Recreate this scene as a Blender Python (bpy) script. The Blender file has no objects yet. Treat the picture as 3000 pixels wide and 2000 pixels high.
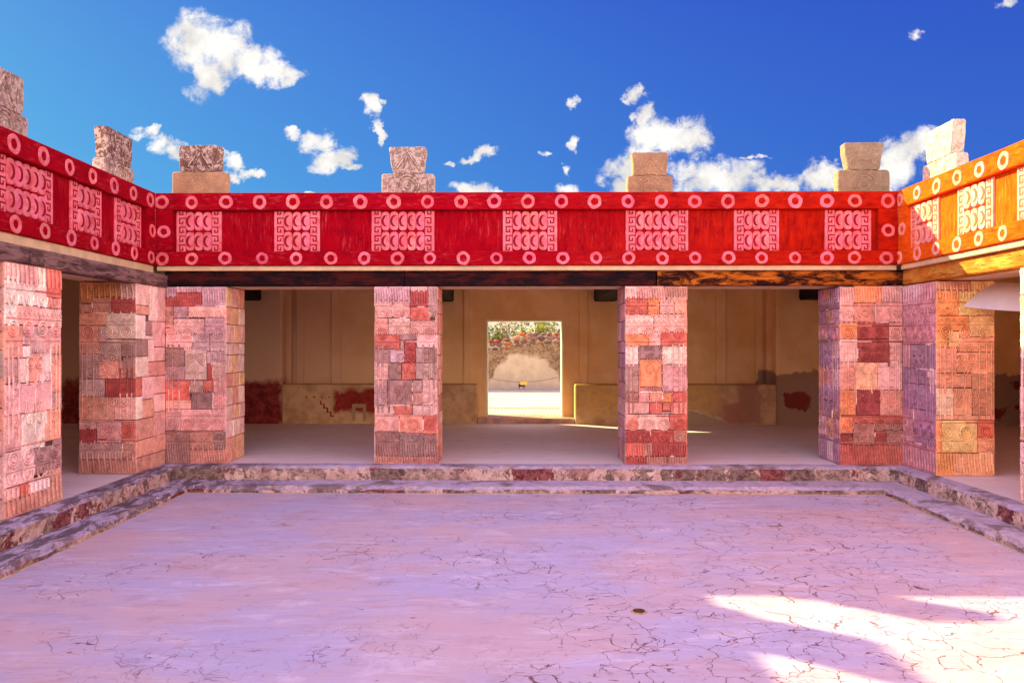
import bpy, math, random
from mathutils import Vector, Matrix, noise as mnoise
R = math.radians
random.seed(7)
S = bpy.context.scene
COL = S.collection

# ------------------------------------------------------------------ camera
CAMZ = 1.68
F = 2200.0                       # focal length in photo pixels (3000 wide)
cam = bpy.data.cameras.new('camera')
cam.sensor_width = 36.0
cam.lens = 36.0 * F / 3000.0
cam.shift_y = 8.0 / 3000.0
cam.clip_start = 0.05
cam.clip_end = 6000
camo = bpy.data.objects.new('camera', cam)
camo.location = (0, 0, CAMZ)
camo.rotation_euler = (R(90), 0, 0)
COL.objects.link(camo)
S.camera = camo
S.view_settings.view_transform = 'Standard'
S.view_settings.look = 'None'
S.view_settings.gamma = 1
S.view_settings.exposure = 2.1
S.cycles.use_denoising = True
S.cycles.max_bounces = 12
S.cycles.diffuse_bounces = 8
S.cycles.sample_clamp_indirect = 8

# ------------------------------------------------------------------ node helper
class NT:
    def __init__(s, tree):
        s.t = tree
    def new(s, kind, **kw):
        n = s.t.nodes.new(kind)
        for k, v in kw.items():
            setattr(n, k, v)
        return n
    def put(s, sock, v):
        if isinstance(v, bpy.types.NodeSocket):
            s.t.links.new(v, sock)
        elif v is not None:
            if isinstance(v, (tuple, list)) and len(v) == 3 and sock.type == 'RGBA':
                v = (*v, 1)
            sock.default_value = v
    def m(s, op, a, b=None, c=None, clamp=False):
        n = s.new('ShaderNodeMath', operation=op, use_clamp=clamp)
        s.put(n.inputs[0], a)
        if b is not None: s.put(n.inputs[1], b)
        if c is not None: s.put(n.inputs[2], c)
        return n.outputs[0]
    def v(s, op, a, b=None):
        n = s.new('ShaderNodeVectorMath', operation=op)
        s.put(n.inputs[0], a)
        if b is not None: s.put(n.inputs[1], b)
        return n.outputs['Value'] if op in ('LENGTH', 'DOT_PRODUCT', 'DISTANCE') else n.outputs[0]
    def xyz(s, vec):
        n = s.new('ShaderNodeSeparateXYZ'); s.put(n.inputs[0], vec)
        return n.outputs
    def comb(s, x=0.0, y=0.0, z=0.0):
        n = s.new('ShaderNodeCombineXYZ')
        s.put(n.inputs[0], x); s.put(n.inputs[1], y); s.put(n.inputs[2], z)
        return n.outputs[0]
    def noise(s, vec, scale, detail=4, rough=.55, dist=0.0, col=False):
        n = s.new('ShaderNodeTexNoise')
        s.put(n.inputs['Vector'], vec)
        n.inputs['Scale'].default_value = scale
        n.inputs['Detail'].default_value = detail
        n.inputs['Roughness'].default_value = rough
        n.inputs['Distortion'].default_value = dist
        return n.outputs['Color' if col else 'Fac']
    def ss(s, x, a, b, lo=0.0, hi=1.0):
        n = s.new('ShaderNodeMapRange', interpolation_type='SMOOTHSTEP')
        s.put(n.inputs[0], x)
        for i, q in zip((1, 2, 3, 4), (a, b, lo, hi)): n.inputs[i].default_value = q
        return n.outputs[0]
    def mix(s, f, a, b, bt='MIX'):
        n = s.new('ShaderNodeMix', data_type='RGBA', blend_type=bt)
        s.put(n.inputs[0], f); s.put(n.inputs[6], a); s.put(n.inputs[7], b)
        return n.outputs[2]
    def pos(s):
        return s.new('ShaderNodeNewGeometry').outputs['Position']
    def nrm(s):
        return s.new('ShaderNodeNewGeometry').outputs['Normal']
    def scale(s, vec, sc):
        return s.v('MULTIPLY', vec, sc)
    def attr(s):
        return s.new('ShaderNodeAttribute', attribute_name='Col').outputs['Color']
    def bump(s, h, strength=.3, dist=.01):
        n = s.new('ShaderNodeBump')
        n.inputs['Strength'].default_value = strength
        n.inputs['Distance'].default_value = dist
        s.put(n.inputs['Height'], h)
        return n.outputs[0]
    def box(s, P, x0, x1, z0, z1, soft=.02, axis='X'):
        """soft mask of a rectangle on a wall; P = separated xyz"""
        a = P[0] if axis == 'X' else P[1]
        m1 = s.m('MULTIPLY', s.ss(a, x0 - soft, x0 + soft), s.ss(a, x1 - soft, x1 + soft, 1, 0))
        m2 = s.m('MULTIPLY', s.ss(P[2], z0 - soft, z0 + soft), s.ss(P[2], z1 - soft, z1 + soft, 1, 0))
        return s.m('MULTIPLY', m1, m2)

def material(name, rough=.85, spec=.25):
    m = bpy.data.materials.new(name); m.use_nodes = True
    t = m.node_tree
    b = t.nodes['Principled BSDF']
    b.inputs['Roughness'].default_value = rough
    b.inputs['Specular IOR Level'].default_value = spec
    return m, NT(t), b

# ------------------------------------------------------------------ sky and sun
SD = Vector((-1.605, 1.15, 1.0)).normalized()      # towards the sun
SUN_EL = math.asin(SD.z)
SUN_AZ = math.atan2(SD.x, SD.y)                   # from +Y, clockwise
W = bpy.data.worlds.new('World'); S.world = W; W.use_nodes = True
wt = NT(W.node_tree)
for n in list(W.node_tree.nodes): W.node_tree.nodes.remove(n)
sky = wt.new('ShaderNodeTexSky', sky_type='NISHITA')
sky.sun_disc = False
sky.sun_elevation = SUN_EL
sky.sun_rotation = SUN_AZ
sky.altitude = 2300; sky.air_density = 1.0; sky.dust_density = .6; sky.ozone_density = 2.5
D = wt.new('ShaderNodeTexCoord').outputs['Generated']
dx, dy, dz = wt.xyz(D)
ys = wt.m('MAXIMUM', dy, .05)
uu = wt.m('DIVIDE', dx, ys); vv = wt.m('DIVIDE', dz, ys)
uv = wt.comb(uu, vv, 0.0)
warp = wt.v('MULTIPLY', wt.v('SUBTRACT', wt.noise(uv, 16, 5, .6, col=True), (.5, .5, .5)), (.085, .065, 0.0))
uvw = wt.v('ADD', uv, warp)
CL = [(455,100,66,62,1),(468,170,44,52,1),(520,125,75,56,1),(575,142,62,38,.95),(638,163,62,22,.75),(440,72,34,28,1),(560,105,30,25,.8),(600,175,40,20,.8),
      (343,298,20,13,.8),(362,325,24,26,.8),(392,342,34,18,.9),(540,372,22,20,.85),(575,390,32,11,.7),(534,400,20,16,.8),
      (722,322,38,22,.9),(678,306,26,9,.6),(768,358,42,24,.95),(808,382,26,8,.6),(856,248,18,28,.9),(866,296,12,24,.75),(884,244,14,8,.6),
      (1076,362,26,11,.6),(1116,352,26,14,.8),(1042,368,14,7,.45),(1085,428,42,16,.9),(1125,432,26,12,.75),(1316,434,34,15,.8),
      (1458,215,17,22,.8),(1488,270,22,26,.85),(1500,312,50,38,1),(1560,322,62,38,1),(1592,308,34,36,.9),(1430,385,42,34,.95),(1425,425,42,28,1),(1480,372,60,50,1),
      (1650,412,92,38,1),(1770,424,66,20,1),(1880,418,42,30,.95),(1900,398,32,20,.9),(2060,372,60,56,1),(2114,338,52,40,1),(2030,412,60,52,1),(1990,432,60,40,1),
      (1319,322,14,20,.35),(2082,72,24,30,.3),(2310,20,24,14,.45),(1318,240,14,12,.3),(1300,385,15,15,.4),(1248,358,16,9,.4),(2215,350,12,12,.4),(1735,367,46,7,.25),(735,438,20,6,.5)]
best = None
for cx, cy, rx, ry, a in CL:
    U = (cx * 1.27551 - 1500) / F; V = (1008 - cy * 1.27551) / F
    k = 1.27551 / F
    d = wt.v('SUBTRACT', uvw, (U, V, 0.0))
    d = wt.v('MULTIPLY', d, (1 / (rx * k), 1 / (ry * k), 0.0))
    s_ = wt.m('MULTIPLY_ADD', wt.v('LENGTH', d), -1.0, .35 + .65 * a)
    best = s_ if best is None else wt.m('MAXIMUM', best, s_)
nz = wt.noise(uv, 34, 12, .70, .5)
val = wt.m('MULTIPLY_ADD', wt.m('SUBTRACT', nz, .5), 2.9, wt.m('ADD', best, .30))
al = wt.m('POWER', wt.ss(val, -.10, .85), .8)
al = wt.m('MULTIPLY', al, wt.ss(best, -.45, -.1))
al = wt.m('MULTIPLY', al, wt.m('GREATER_THAN', dy, .06))
# bright unseen cloud, added behind the photographer and overhead as fill light
nb = wt.noise(wt.v('MULTIPLY', D, (1.0, 1.0, 2.0)), 2.4, 6, .6)
ab = wt.m('MULTIPLY', wt.ss(nb, .32, .55), wt.m('MAXIMUM', wt.ss(dy, .10, -.15), wt.ss(dz, .47, .60)))
ab = wt.m('MULTIPLY', ab, wt.ss(dz, -.02, .03))
al = wt.m('MAXIMUM', al, ab)
shade = wt.ss(wt.noise(uv, 17, 7, .65), .36, .60, .74, 1.0)
ccol = wt.mix(1.0, wt.comb(shade, shade, shade), (2.5, 2.42, 2.32), 'MULTIPLY')
sr, sg, sb = wt.xyz(sky.outputs[0])            # thin high-altitude air: deeper, more saturated blue
pw = lambda c, k, g: wt.m('MULTIPLY', wt.m('POWER', wt.m('MULTIPLY', c, .386), g), k/.386)
lowf = wt.ss(dz, .0, .42, .38, 1.0)
skc = wt.comb(wt.m('MULTIPLY', pw(sr, .112, 1.3), lowf), wt.m('MULTIPLY', pw(sg, .194, 1.6), lowf), wt.m('MULTIPLY', pw(sb, .49, .4), wt.m('MULTIPLY_ADD', lowf, .2, .8)))
cback = wt.mix(wt.ss(dz, .15, .5), (12.5, 10.4, 9.4), (4.2, 3.8, 5.3))
fin = wt.mix(al, skc, wt.mix(ab, ccol, cback))
bg = wt.new('ShaderNodeBackground'); bg.inputs[1].default_value = .10
wt.put(bg.inputs[0], fin)
wo = wt.new('ShaderNodeOutputWorld'); W.node_tree.links.new(bg.outputs[0], wo.inputs[0])
W.cycles.sampling_method = 'MANUAL'; W.cycles.sample_map_resolution = 1024

sun = bpy.data.lights.new('sun', 'SUN'); sun.energy = 3.3; sun.angle = R(.5); sun.color = (1.0, .95, .42)
suno = bpy.data.objects.new('sun', sun)
suno.rotation_euler = SD.to_track_quat('Z', 'Y').to_euler()
suno.location = (-20, 14, 20)
COL.objects.link(suno)

# ------------------------------------------------------------------ geometry helpers
CX, KY = .0030, .0135 / 10.5
def warpf(p):
    """the real courtyard is not quite square: its sides open a little and its far side is slightly askew"""
    x, y, z = p
    return Vector((x * (1 + CX * (y - 10.5)), y - KY * x * y, z))

class MB:
    def __init__(s):
        s.v = []; s.f = []; s.c = []
    def poly(s, pts, col=(1, 1, 1)):
        i = len(s.v); s.v += [tuple(p) for p in pts]
        s.f.append(tuple(range(i, i + len(pts)))); s.c.append(col)
    def mesh(s, vs, fs, col=(1, 1, 1)):
        i = len(s.v); s.v += [tuple(p) for p in vs]
        for f in fs: s.f.append(tuple(i + k for k in f)); s.c.append(col)
    def box(s, x0, x1, y0, y1, z0, z1, col=(1, 1, 1), b=0.0):
        if b <= 0:
            vs = [(x, y, z) for z in (z0, z1) for y in (y0, y1) for x in (x0, x1)]
            s.mesh(vs, [(0,2,3,1),(4,5,7,6),(0,1,5,4),(2,6,7,3),(0,4,6,2),(1,3,7,5)], col)
        else:
            c = Vector(((x0+x1)/2, (y0+y1)/2, (z0+z1)/2)); h = Vector(((x1-x0)/2, (y1-y0)/2, (z1-z0)/2))
            vs = []; idx = {}
            for sx in (-1, 1):
                for sy in (-1, 1):
                    for sz in (-1, 1):
                        for ax in range(3):
                            q = Vector((sx*h.x, sy*h.y, sz*h.z))
                            for a2 in range(3):
                                if a2 != ax: q[a2] -= (sx, sy, sz)[a2]*b
                            idx[(sx, sy, sz, ax)] = len(vs); vs.append(c+q)
            fs = []
            for ax in range(3):
                a, bb = [k for k in range(3) if k != ax]
                for sg in (-1, 1):
                    q = []
                    for (p1, p2) in ((-1,-1),(1,-1),(1,1),(-1,1)):
                        t = [0,0,0]; t[ax] = sg; t[a] = p1; t[bb] = p2
                        q.append(idx[(*t, ax)])
                    fs.append(tuple(q))
                # edges along ax
                for p1 in (-1, 1):
                    for p2 in (-1, 1):
                        t0 = [0,0,0]; t0[a] = p1; t0[bb] = p2
                        t1 = list(t0); t0[ax] = -1; t1[ax] = 1
                        fs.append((idx[(*t0, a)], idx[(*t1, a)], idx[(*t1, bb)], idx[(*t0, bb)]))
            for sx in (-1, 1):
                for sy in (-1, 1):
                    for sz in (-1, 1): fs.append(tuple(idx[(sx, sy, sz, ax)] for ax in range(3)))
            s.mesh(vs, fs, col)
    def build(s, name, mat, parent=None, origin=None, wp=True, smooth=False):
        vs = [warpf(p) if wp else Vector(p) for p in s.v]
        if parent is not None: o0 = parent.matrix_world.translation if False else Vector(parent['_o'])
        elif origin is not None: o0 = warpf(origin) if wp else Vector(origin)
        else:
            lo = [min(v[i] for v in vs) for i in range(3)]; hi = [max(v[i] for v in vs) for i in range(3)]
            o0 = Vector(((lo[0]+hi[0])/2, (lo[1]+hi[1])/2, lo[2]))
        me = bpy.data.meshes.new(name)
        me.from_pydata([v - o0 for v in vs], [], s.f)
        at = me.color_attributes.new('Col', 'FLOAT_COLOR', 'CORNER')
        buf = []
        for f, c in zip(s.f, s.c): buf += [c[0], c[1], c[2], 1.0] * len(f)
        at.data.foreach_set('color', buf)
        import bmesh
        bm = bmesh.new(); bm.from_mesh(me); bmesh.ops.recalc_face_normals(bm, faces=bm.faces); bm.to_mesh(me); bm.free()
        if smooth:
            me.polygons.foreach_set('use_smooth', [True]*len(me.polygons))
        me.materials.append(mat)
        o = bpy.data.objects.new(name, me); COL.objects.link(o)
        if parent is None: o.location = o0; o['_o'] = list(o0)
        else: o.parent = parent; o['_o'] = list(o0)
        return o

def tag(o, label=None, cat=None, group=None, kind=None):
    if label: o['label'] = label
    if cat: o['category'] = cat
    if group: o['group'] = group
    if kind: o['kind'] = kind
    return o
def empty(name, loc, label, cat, group=None, wp=True):
    o = bpy.data.objects.new(name, None); COL.objects.link(o)
    l = warpf(loc) if wp else Vector(loc)
    o.location = l; o['_o'] = list(l); o.empty_display_size = .1
    return tag(o, label, cat, group)

class Face:
    """a flat vertical wall face: O = lower-left corner seen from outside, U = along, N = outwards"""
    def __init__(s, O, U, N, w, h):
        s.O = Vector(O); s.U = Vector(U); s.N = Vector(N); s.w = w; s.h = h
    def p(s, u, z, n=0.0):
        return s.O + s.U * u + Vector((0, 0, z)) + s.N * n
def fslab(mb, F_, u0, u1, z0, z1, n, t, col, b=.005, jit=0.0):
    rj = lambda: random.uniform(-jit, jit)
    C0 = [(u0+rj(), z0+rj()), (u1+rj(), z0+rj()), (u1+rj(), z1+rj()), (u0+rj(), z1+rj())]
    ce = ((u0+u1)/2, (z0+z1)/2)
    def ins(q, d): return (q[0] + (d if q[0] < ce[0] else -d), q[1] + (d if q[1] < ce[1] else -d))
    vs = [F_.p(*q, n-t) for q in C0] + [F_.p(*q, n-b) for q in C0] + [F_.p(*ins(q, b), n) for q in C0]
    fs = [(8,9,10,11)]
    for k in range(4):
        l = (k+1) % 4
        fs += [(k, l, 4+l, 4+k), (4+k, 4+l, 8+l, 8+k)]
    mb.mesh(vs, fs, col)
def ribbon(mb, F_, pts, w, n0, h, colf, groove_shade=None):
    """raised carved line along pts (u,z)"""
    if groove_shade:  # darkened strip along each carved line, groove shadow painted in the colour
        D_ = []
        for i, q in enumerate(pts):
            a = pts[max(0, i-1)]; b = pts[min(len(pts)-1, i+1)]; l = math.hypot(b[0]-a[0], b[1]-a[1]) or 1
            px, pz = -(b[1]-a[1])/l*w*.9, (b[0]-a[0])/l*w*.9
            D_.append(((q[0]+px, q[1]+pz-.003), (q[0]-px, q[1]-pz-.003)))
        groove_shade[0] += 1; e = .0008+(groove_shade[0] % 13)*.00012
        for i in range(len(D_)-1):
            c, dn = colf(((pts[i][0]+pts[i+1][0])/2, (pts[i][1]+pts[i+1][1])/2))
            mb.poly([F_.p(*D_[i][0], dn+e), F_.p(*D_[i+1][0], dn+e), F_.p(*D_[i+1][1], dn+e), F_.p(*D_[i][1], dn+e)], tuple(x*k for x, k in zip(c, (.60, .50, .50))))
    L = []
    for i, q in enumerate(pts):
        a = pts[max(0, i-1)]; b = pts[min(len(pts)-1, i+1)]
        tx, tz = b[0]-a[0], b[1]-a[1]; l = math.hypot(tx, tz) or 1
        px, pz = -tz/l*w/2, tx/l*w/2
        L.append([(q[0]+px, q[1]+pz, n0), (q[0]+px*.45, q[1]+pz*.45, n0+h), (q[0]-px*.45, q[1]-pz*.45, n0+h), (q[0]-px, q[1]-pz, n0)])
    for i in range(len(L)-1):
        mid = ((pts[i][0]+pts[i+1][0])/2, (pts[i][1]+pts[i+1][1])/2)
        c, dn = colf(mid)
        A = [F_.p(u, z, n+dn) for u, z, n in L[i]]; B = [F_.p(u, z, n+dn) for u, z, n in L[i+1]]
        mb.mesh(A+B, [(0,1,5,4),(1,2,6,5),(2,3,7,6)] + ([(0,3,2,1)] if i == 0 else []) + ([(4,5,6,7)] if i == len(L)-2 else []), c)
def arc(cx, cz, r, a0, a1, n=16, r1=None, sx=1.0):
    out = []
    for i in range(n+1):
        t = i/n; a = R(a0+(a1-a0)*t); rr = r + ((r1-r)*t if r1 is not None else 0)
        out.append((cx+math.cos(a)*rr*sx, cz+math.sin(a)*rr))
    return out

# ------------------------------------------------------------------ materials
def m_stone():
    m, n, b = material('carved_stone')
    P = n.pos(); c = n.attr()
    a = n.noise(P, 8, 7, .72, .5); g = n.noise(P, 48, 5, .8)
    c1 = n.mix(1.0, c, n.mix(n.ss(a, .3, .7), (.84, .76, .72), (1.40, 1.36, 1.28)), 'MULTIPLY')
    c2 = n.mix(1.0, c1, n.mix(n.ss(g, .3, .7), (.76, .72, .70), (1.28, 1.26, 1.22)), 'MULTIPLY')
    st = n.m('MULTIPLY', n.ss(n.noise(P, 11, 6, .7, .6), .60, .72), .55)
    c3 = n.mix(st, c2, (.78, .56, .50))
    dk = n.m('MULTIPLY', n.ss(n.noise(P, 17, 5, .7), .62, .72), .4)
    c3 = n.mix(dk, c3, (.16, .09, .09))
    n.put(b.inputs['Base Color'], c3)
    n.put(b.inputs['Normal'], n.bump(n.m('ADD', n.noise(P, 90, 5, .7), n.m('MULTIPLY', n.noise(P, 22, 4, .6), 1.5)), .55, .008))
    return m
M_STONE = m_stone()
def m_simple(name, col, var=.15, sc=6, rough=.85, bump=.3, bsc=40, bd=.006):
    m, n, b = material(name, rough)
    P = n.pos()
    a = n.noise(P, sc, 5, .6)
    lo = tuple(x*(1-var) for x in col); hi = tuple(min(1, x*(1+var)) for x in col)
    n.put(b.inputs['Base Color'], n.mix(n.ss(a, .3, .7), lo, hi))
    n.put(b.inputs['Normal'], n.bump(n.noise(P, bsc, 5, .6), bump, bd))
    return m
M_MORTAR = m_simple('old_joint_mortar', (.13, .07, .06), .5, 9)
M_LIMEJ = m_simple('white_lime_pointing', (.88, .74, .68), .1, 12)
def m_red(name, strokes, dark, mid, light, side=''):
    """old red stucco paint; strokes stretches the brush marks"""
    m, n, b = material(name, .95, .05)
    P = n.pos()
    Q = n.v('MULTIPLY', P, strokes)
    s1 = n.m('MULTIPLY_ADD', n.noise(Q, 20, 8, .75, .3), .6, n.m('MULTIPLY', n.noise(P, 3.5, 6, .7), .4)); s2 = n.noise(P, 2.2, 4, .6); s3 = n.noise(Q, 30, 4, .7)
    c = n.mix(n.ss(s1, .32, .58), dark, mid)
    c = n.mix(n.m('MULTIPLY', n.ss(s3, .5, .75), n.ss(s2, .35, .65)), c, light)
    if side == 'back':
        X = n.xyz(P); c = n.mix(n.m('MULTIPLY', n.ss(n.m('ADD', X[0], n.m('MULTIPLY', s2, 3.0)), .5, 6.5), .9), c, n.mix(n.ss(s1, .32, .62), (.20, .003, .002), (.52, .018, .003)))
    w = n.m('MULTIPLY', n.ss(n.noise(P, 14, 6, .75), .68, .76), .6)
    c = n.mix(w, c, (.75, .32, .33))
    n.put(b.inputs['Base Color'], c)
    n.put(b.inputs['Normal'], n.bump(n.m('ADD', s3, n.noise(P, 50, 4, .6)), .35, .006))
    return m
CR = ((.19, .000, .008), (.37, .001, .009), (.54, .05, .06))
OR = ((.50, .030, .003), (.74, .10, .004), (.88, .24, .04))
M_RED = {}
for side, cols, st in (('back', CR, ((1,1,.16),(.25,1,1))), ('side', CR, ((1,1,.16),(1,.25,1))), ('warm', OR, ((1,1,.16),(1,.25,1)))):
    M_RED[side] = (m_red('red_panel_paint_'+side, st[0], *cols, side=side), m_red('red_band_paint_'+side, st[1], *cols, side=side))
def m_pink(name, warm):
    m, n, b = material(name, .75)
    P = n.pos(); c = n.attr()
    a = n.noise(P, 7, 5, .65)
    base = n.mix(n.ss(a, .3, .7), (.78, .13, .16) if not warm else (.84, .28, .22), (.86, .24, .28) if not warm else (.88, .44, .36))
    c = n.mix(1.0, base, c, 'MULTIPLY')
    wn = n.m('MULTIPLY', n.ss(n.noise(P, 6, 7, .75, .5), .48, .64), .55)
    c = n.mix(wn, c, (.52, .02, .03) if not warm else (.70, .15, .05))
    c = n.mix(n.m('MULTIPLY', n.ss(n.noise(P, 24, 5, .75), .58, .72), .5), c, (.92, .55, .55))
    n.put(b.inputs['Base Color'], c)
    n.put(b.inputs['Normal'], n.bump(n.noise(P, 40, 5, .6), .3, .005))
    return m
M_PINK = m_pink('pink_relief_paint', False); M_PINKW = m_pink('pale_relief_paint', True)
M_CHAN = m_simple('dark_red_groove_paint', (.27, .002, .012), .3, 10)
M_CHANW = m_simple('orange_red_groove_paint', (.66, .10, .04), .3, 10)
def m_wood(name, along, dark, mid, hi, hiamt):
    m, n, b = material(name, .8, .12)
    P = n.pos()
    st = (.10, 1, 1) if along == 'X' else (1, .12, 1)
    Q = n.v('MULTIPLY', P, st)
    a = n.noise(Q, 26, 7, .72, .6); g = n.noise(n.v('MULTIPLY', P, tuple(x*(1 if x == 1 else .5) for x in st)), 55, 5, .7, .4)
    c = n.mix(n.ss(a, .3, .65), dark, mid)
    c = n.mix(n.m('MULTIPLY', n.ss(n.noise(n.v('MULTIPLY', P, tuple(x if x == 1 else .3 for x in st)), 9, 6, .7, .5), .43, .60), hiamt), c, hi)
    c = n.mix(n.ss(g, .56, .66), c, tuple(x*.25 for x in dark))
    n.put(b.inputs['Base Color'], c)
    n.put(b.inputs['Normal'], n.bump(n.m('ADD', a, g), .7, .02))
    return m
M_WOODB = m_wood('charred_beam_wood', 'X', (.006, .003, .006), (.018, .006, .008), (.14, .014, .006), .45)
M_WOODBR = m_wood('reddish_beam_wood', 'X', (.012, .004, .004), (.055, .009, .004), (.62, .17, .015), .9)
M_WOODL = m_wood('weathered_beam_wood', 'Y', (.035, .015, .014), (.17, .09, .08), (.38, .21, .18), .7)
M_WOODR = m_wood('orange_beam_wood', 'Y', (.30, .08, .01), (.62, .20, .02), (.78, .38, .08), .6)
M_WOODD = m_simple('dark_joist_wood', (.016, .009, .008), .4, 10)
M_CREAM = m_simple('cream_plaster_trim', (.74, .52, .30), .14, 5)
M_ROOF = m_simple('roof_plaster', (.80, .68, .54), .2, 3)

def m_inner():
    m, n, b = material('ochre_plaster', .8)
    P = n.pos(); X = n.xyz(P)
    a = n.noise(P, 1.3, 5, .6); g = n.noise(n.v('MULTIPLY', P, (1, 1, .35)), 5, 5, .6)
    c = n.mix(n.ss(a, .35, .65), (.82, .50, .20), (.92, .62, .30))
    c = n.mix(n.m('MULTIPLY', n.ss(g, .5, .75), .4), c, (.74, .56, .34))
    # lime wash greyer and rosier towards the far left
    c = n.mix(n.ss(X[0], -1.5, -5.5, 0, .8), c, (.62, .42, .30))
    Pn = n.v('ADD', P, n.v('MULTIPLY', n.v('SUBTRACT', n.noise(P, 3.2, 6, .65, col=True), (.5,.5,.5)), (.5, .5, .5)))
    Xn = n.xyz(Pn)
    left = n.box(Xn, -9.6, -4.88, -.5, .90, .09)
    red = n.mix(n.ss(n.noise(P, 6, 6, .7), .35, .65), (.14, .010, .012), (.36, .05, .035))
    c = n.mix(left, c, red)
    low = n.box(Xn, 5.3, 11, -.3, 1.08, .02)
    c = n.mix(low, c, (.36, .22, .15))
    sp = n.m('MAXIMUM', n.m('MULTIPLY', n.box(X, 6.6, 11, .1, 1.0, .05), n.ss(n.noise(P, 2.3, 5, .6, .4), .54, .57)), n.box(Xn, 5.72, 6.2, .30, .66, .03))
    c = n.mix(sp, c, (.22, .03, .02))
    n.put(b.inputs['Base Color'], c)
    n.put(b.inputs['Normal'], n.bump(n.noise(P, 9, 6, .6), .3, .02))
    return m
M_INNER = m_inner()
def m_bench():
    m, n, b = material('painted_bench_plaster', .8)
    P = n.pos(); X = n.xyz(P)
    a = n.noise(P, 2.6, 6, .65); g = n.noise(P, 9, 6, .7)
    c = n.mix(n.ss(a, .35, .65), (.46, .26, .12), (.66, .42, .22))
    c = n.mix(n.ss(g, .6, .72), c, (.30, .17, .08))
    Pn = n.v('ADD', P, n.v('MULTIPLY', n.v('SUBTRACT', n.noise(P, 2.6, 6, .6, col=True), (.5,.5,.5)), (.55, .55, .45)))
    Xn = n.xyz(Pn)
    blot = n.box(Xn, -3.75, -2.0, .22, .72, .06)
    blot2 = n.box(X, -3.38, -3.08, .06, .42, .01)
    red = n.mix(n.ss(g, .3, .7), (.20, .012, .010), (.36, .04, .02))
    c = n.mix(blot, c, red)
    c = n.mix(n.m('SUBTRACT', blot2, n.box(X, -3.31, -3.15, .06, .34, .01), clamp=True), c, (.40, .24, .13))
    pinkb = n.box(Xn, 4.38, 4.78, .04, .42, .04)
    c = n.mix(pinkb, c, (.44, .18, .12))
    c = n.mix(n.m('MULTIPLY', n.box(Xn, 4.75, 5.25, .0, .95, .05), .75), c, (.36, .16, .11))
    c = n.mix(n.m('MULTIPLY', n.box(Xn, .5, 4.3, .28, 1.2, .10), .8), c, n.mix(n.ss(g, .4, .65), (.60, .34, .10), (.48, .27, .10)))
    fl = n.m('MULTIPLY', n.box(Xn, 3.0, 4.6, -.3, .55, .012), n.ss(n.m('SUBTRACT', n.m('ADD', Xn[2], n.m('MULTIPLY', Xn[0], .25)), 1.22), .02, -.02))
    c = n.mix(n.m('MULTIPLY', fl, .85), c, (.40, .27, .18))
    bev = n.ss(n.m('ABSOLUTE', n.m('SUBTRACT', n.m('ADD', Xn[2], n.m('MULTIPLY', Xn[0], .25)), 1.22)), .012, .004)
    c = n.mix(n.m('MULTIPLY', bev, n.box(Xn, 3.0, 4.6, .1, .6, .01)), c, (.74, .56, .38))
    crk = n.ss(n.new_vor(P), .0, .0) if False else None
    n.put(b.inputs['Base Color'], c)
    n.put(b.inputs['Normal'], n.bump(g, .4, .02))
    return m
M_BENCH = m_bench()

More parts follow.
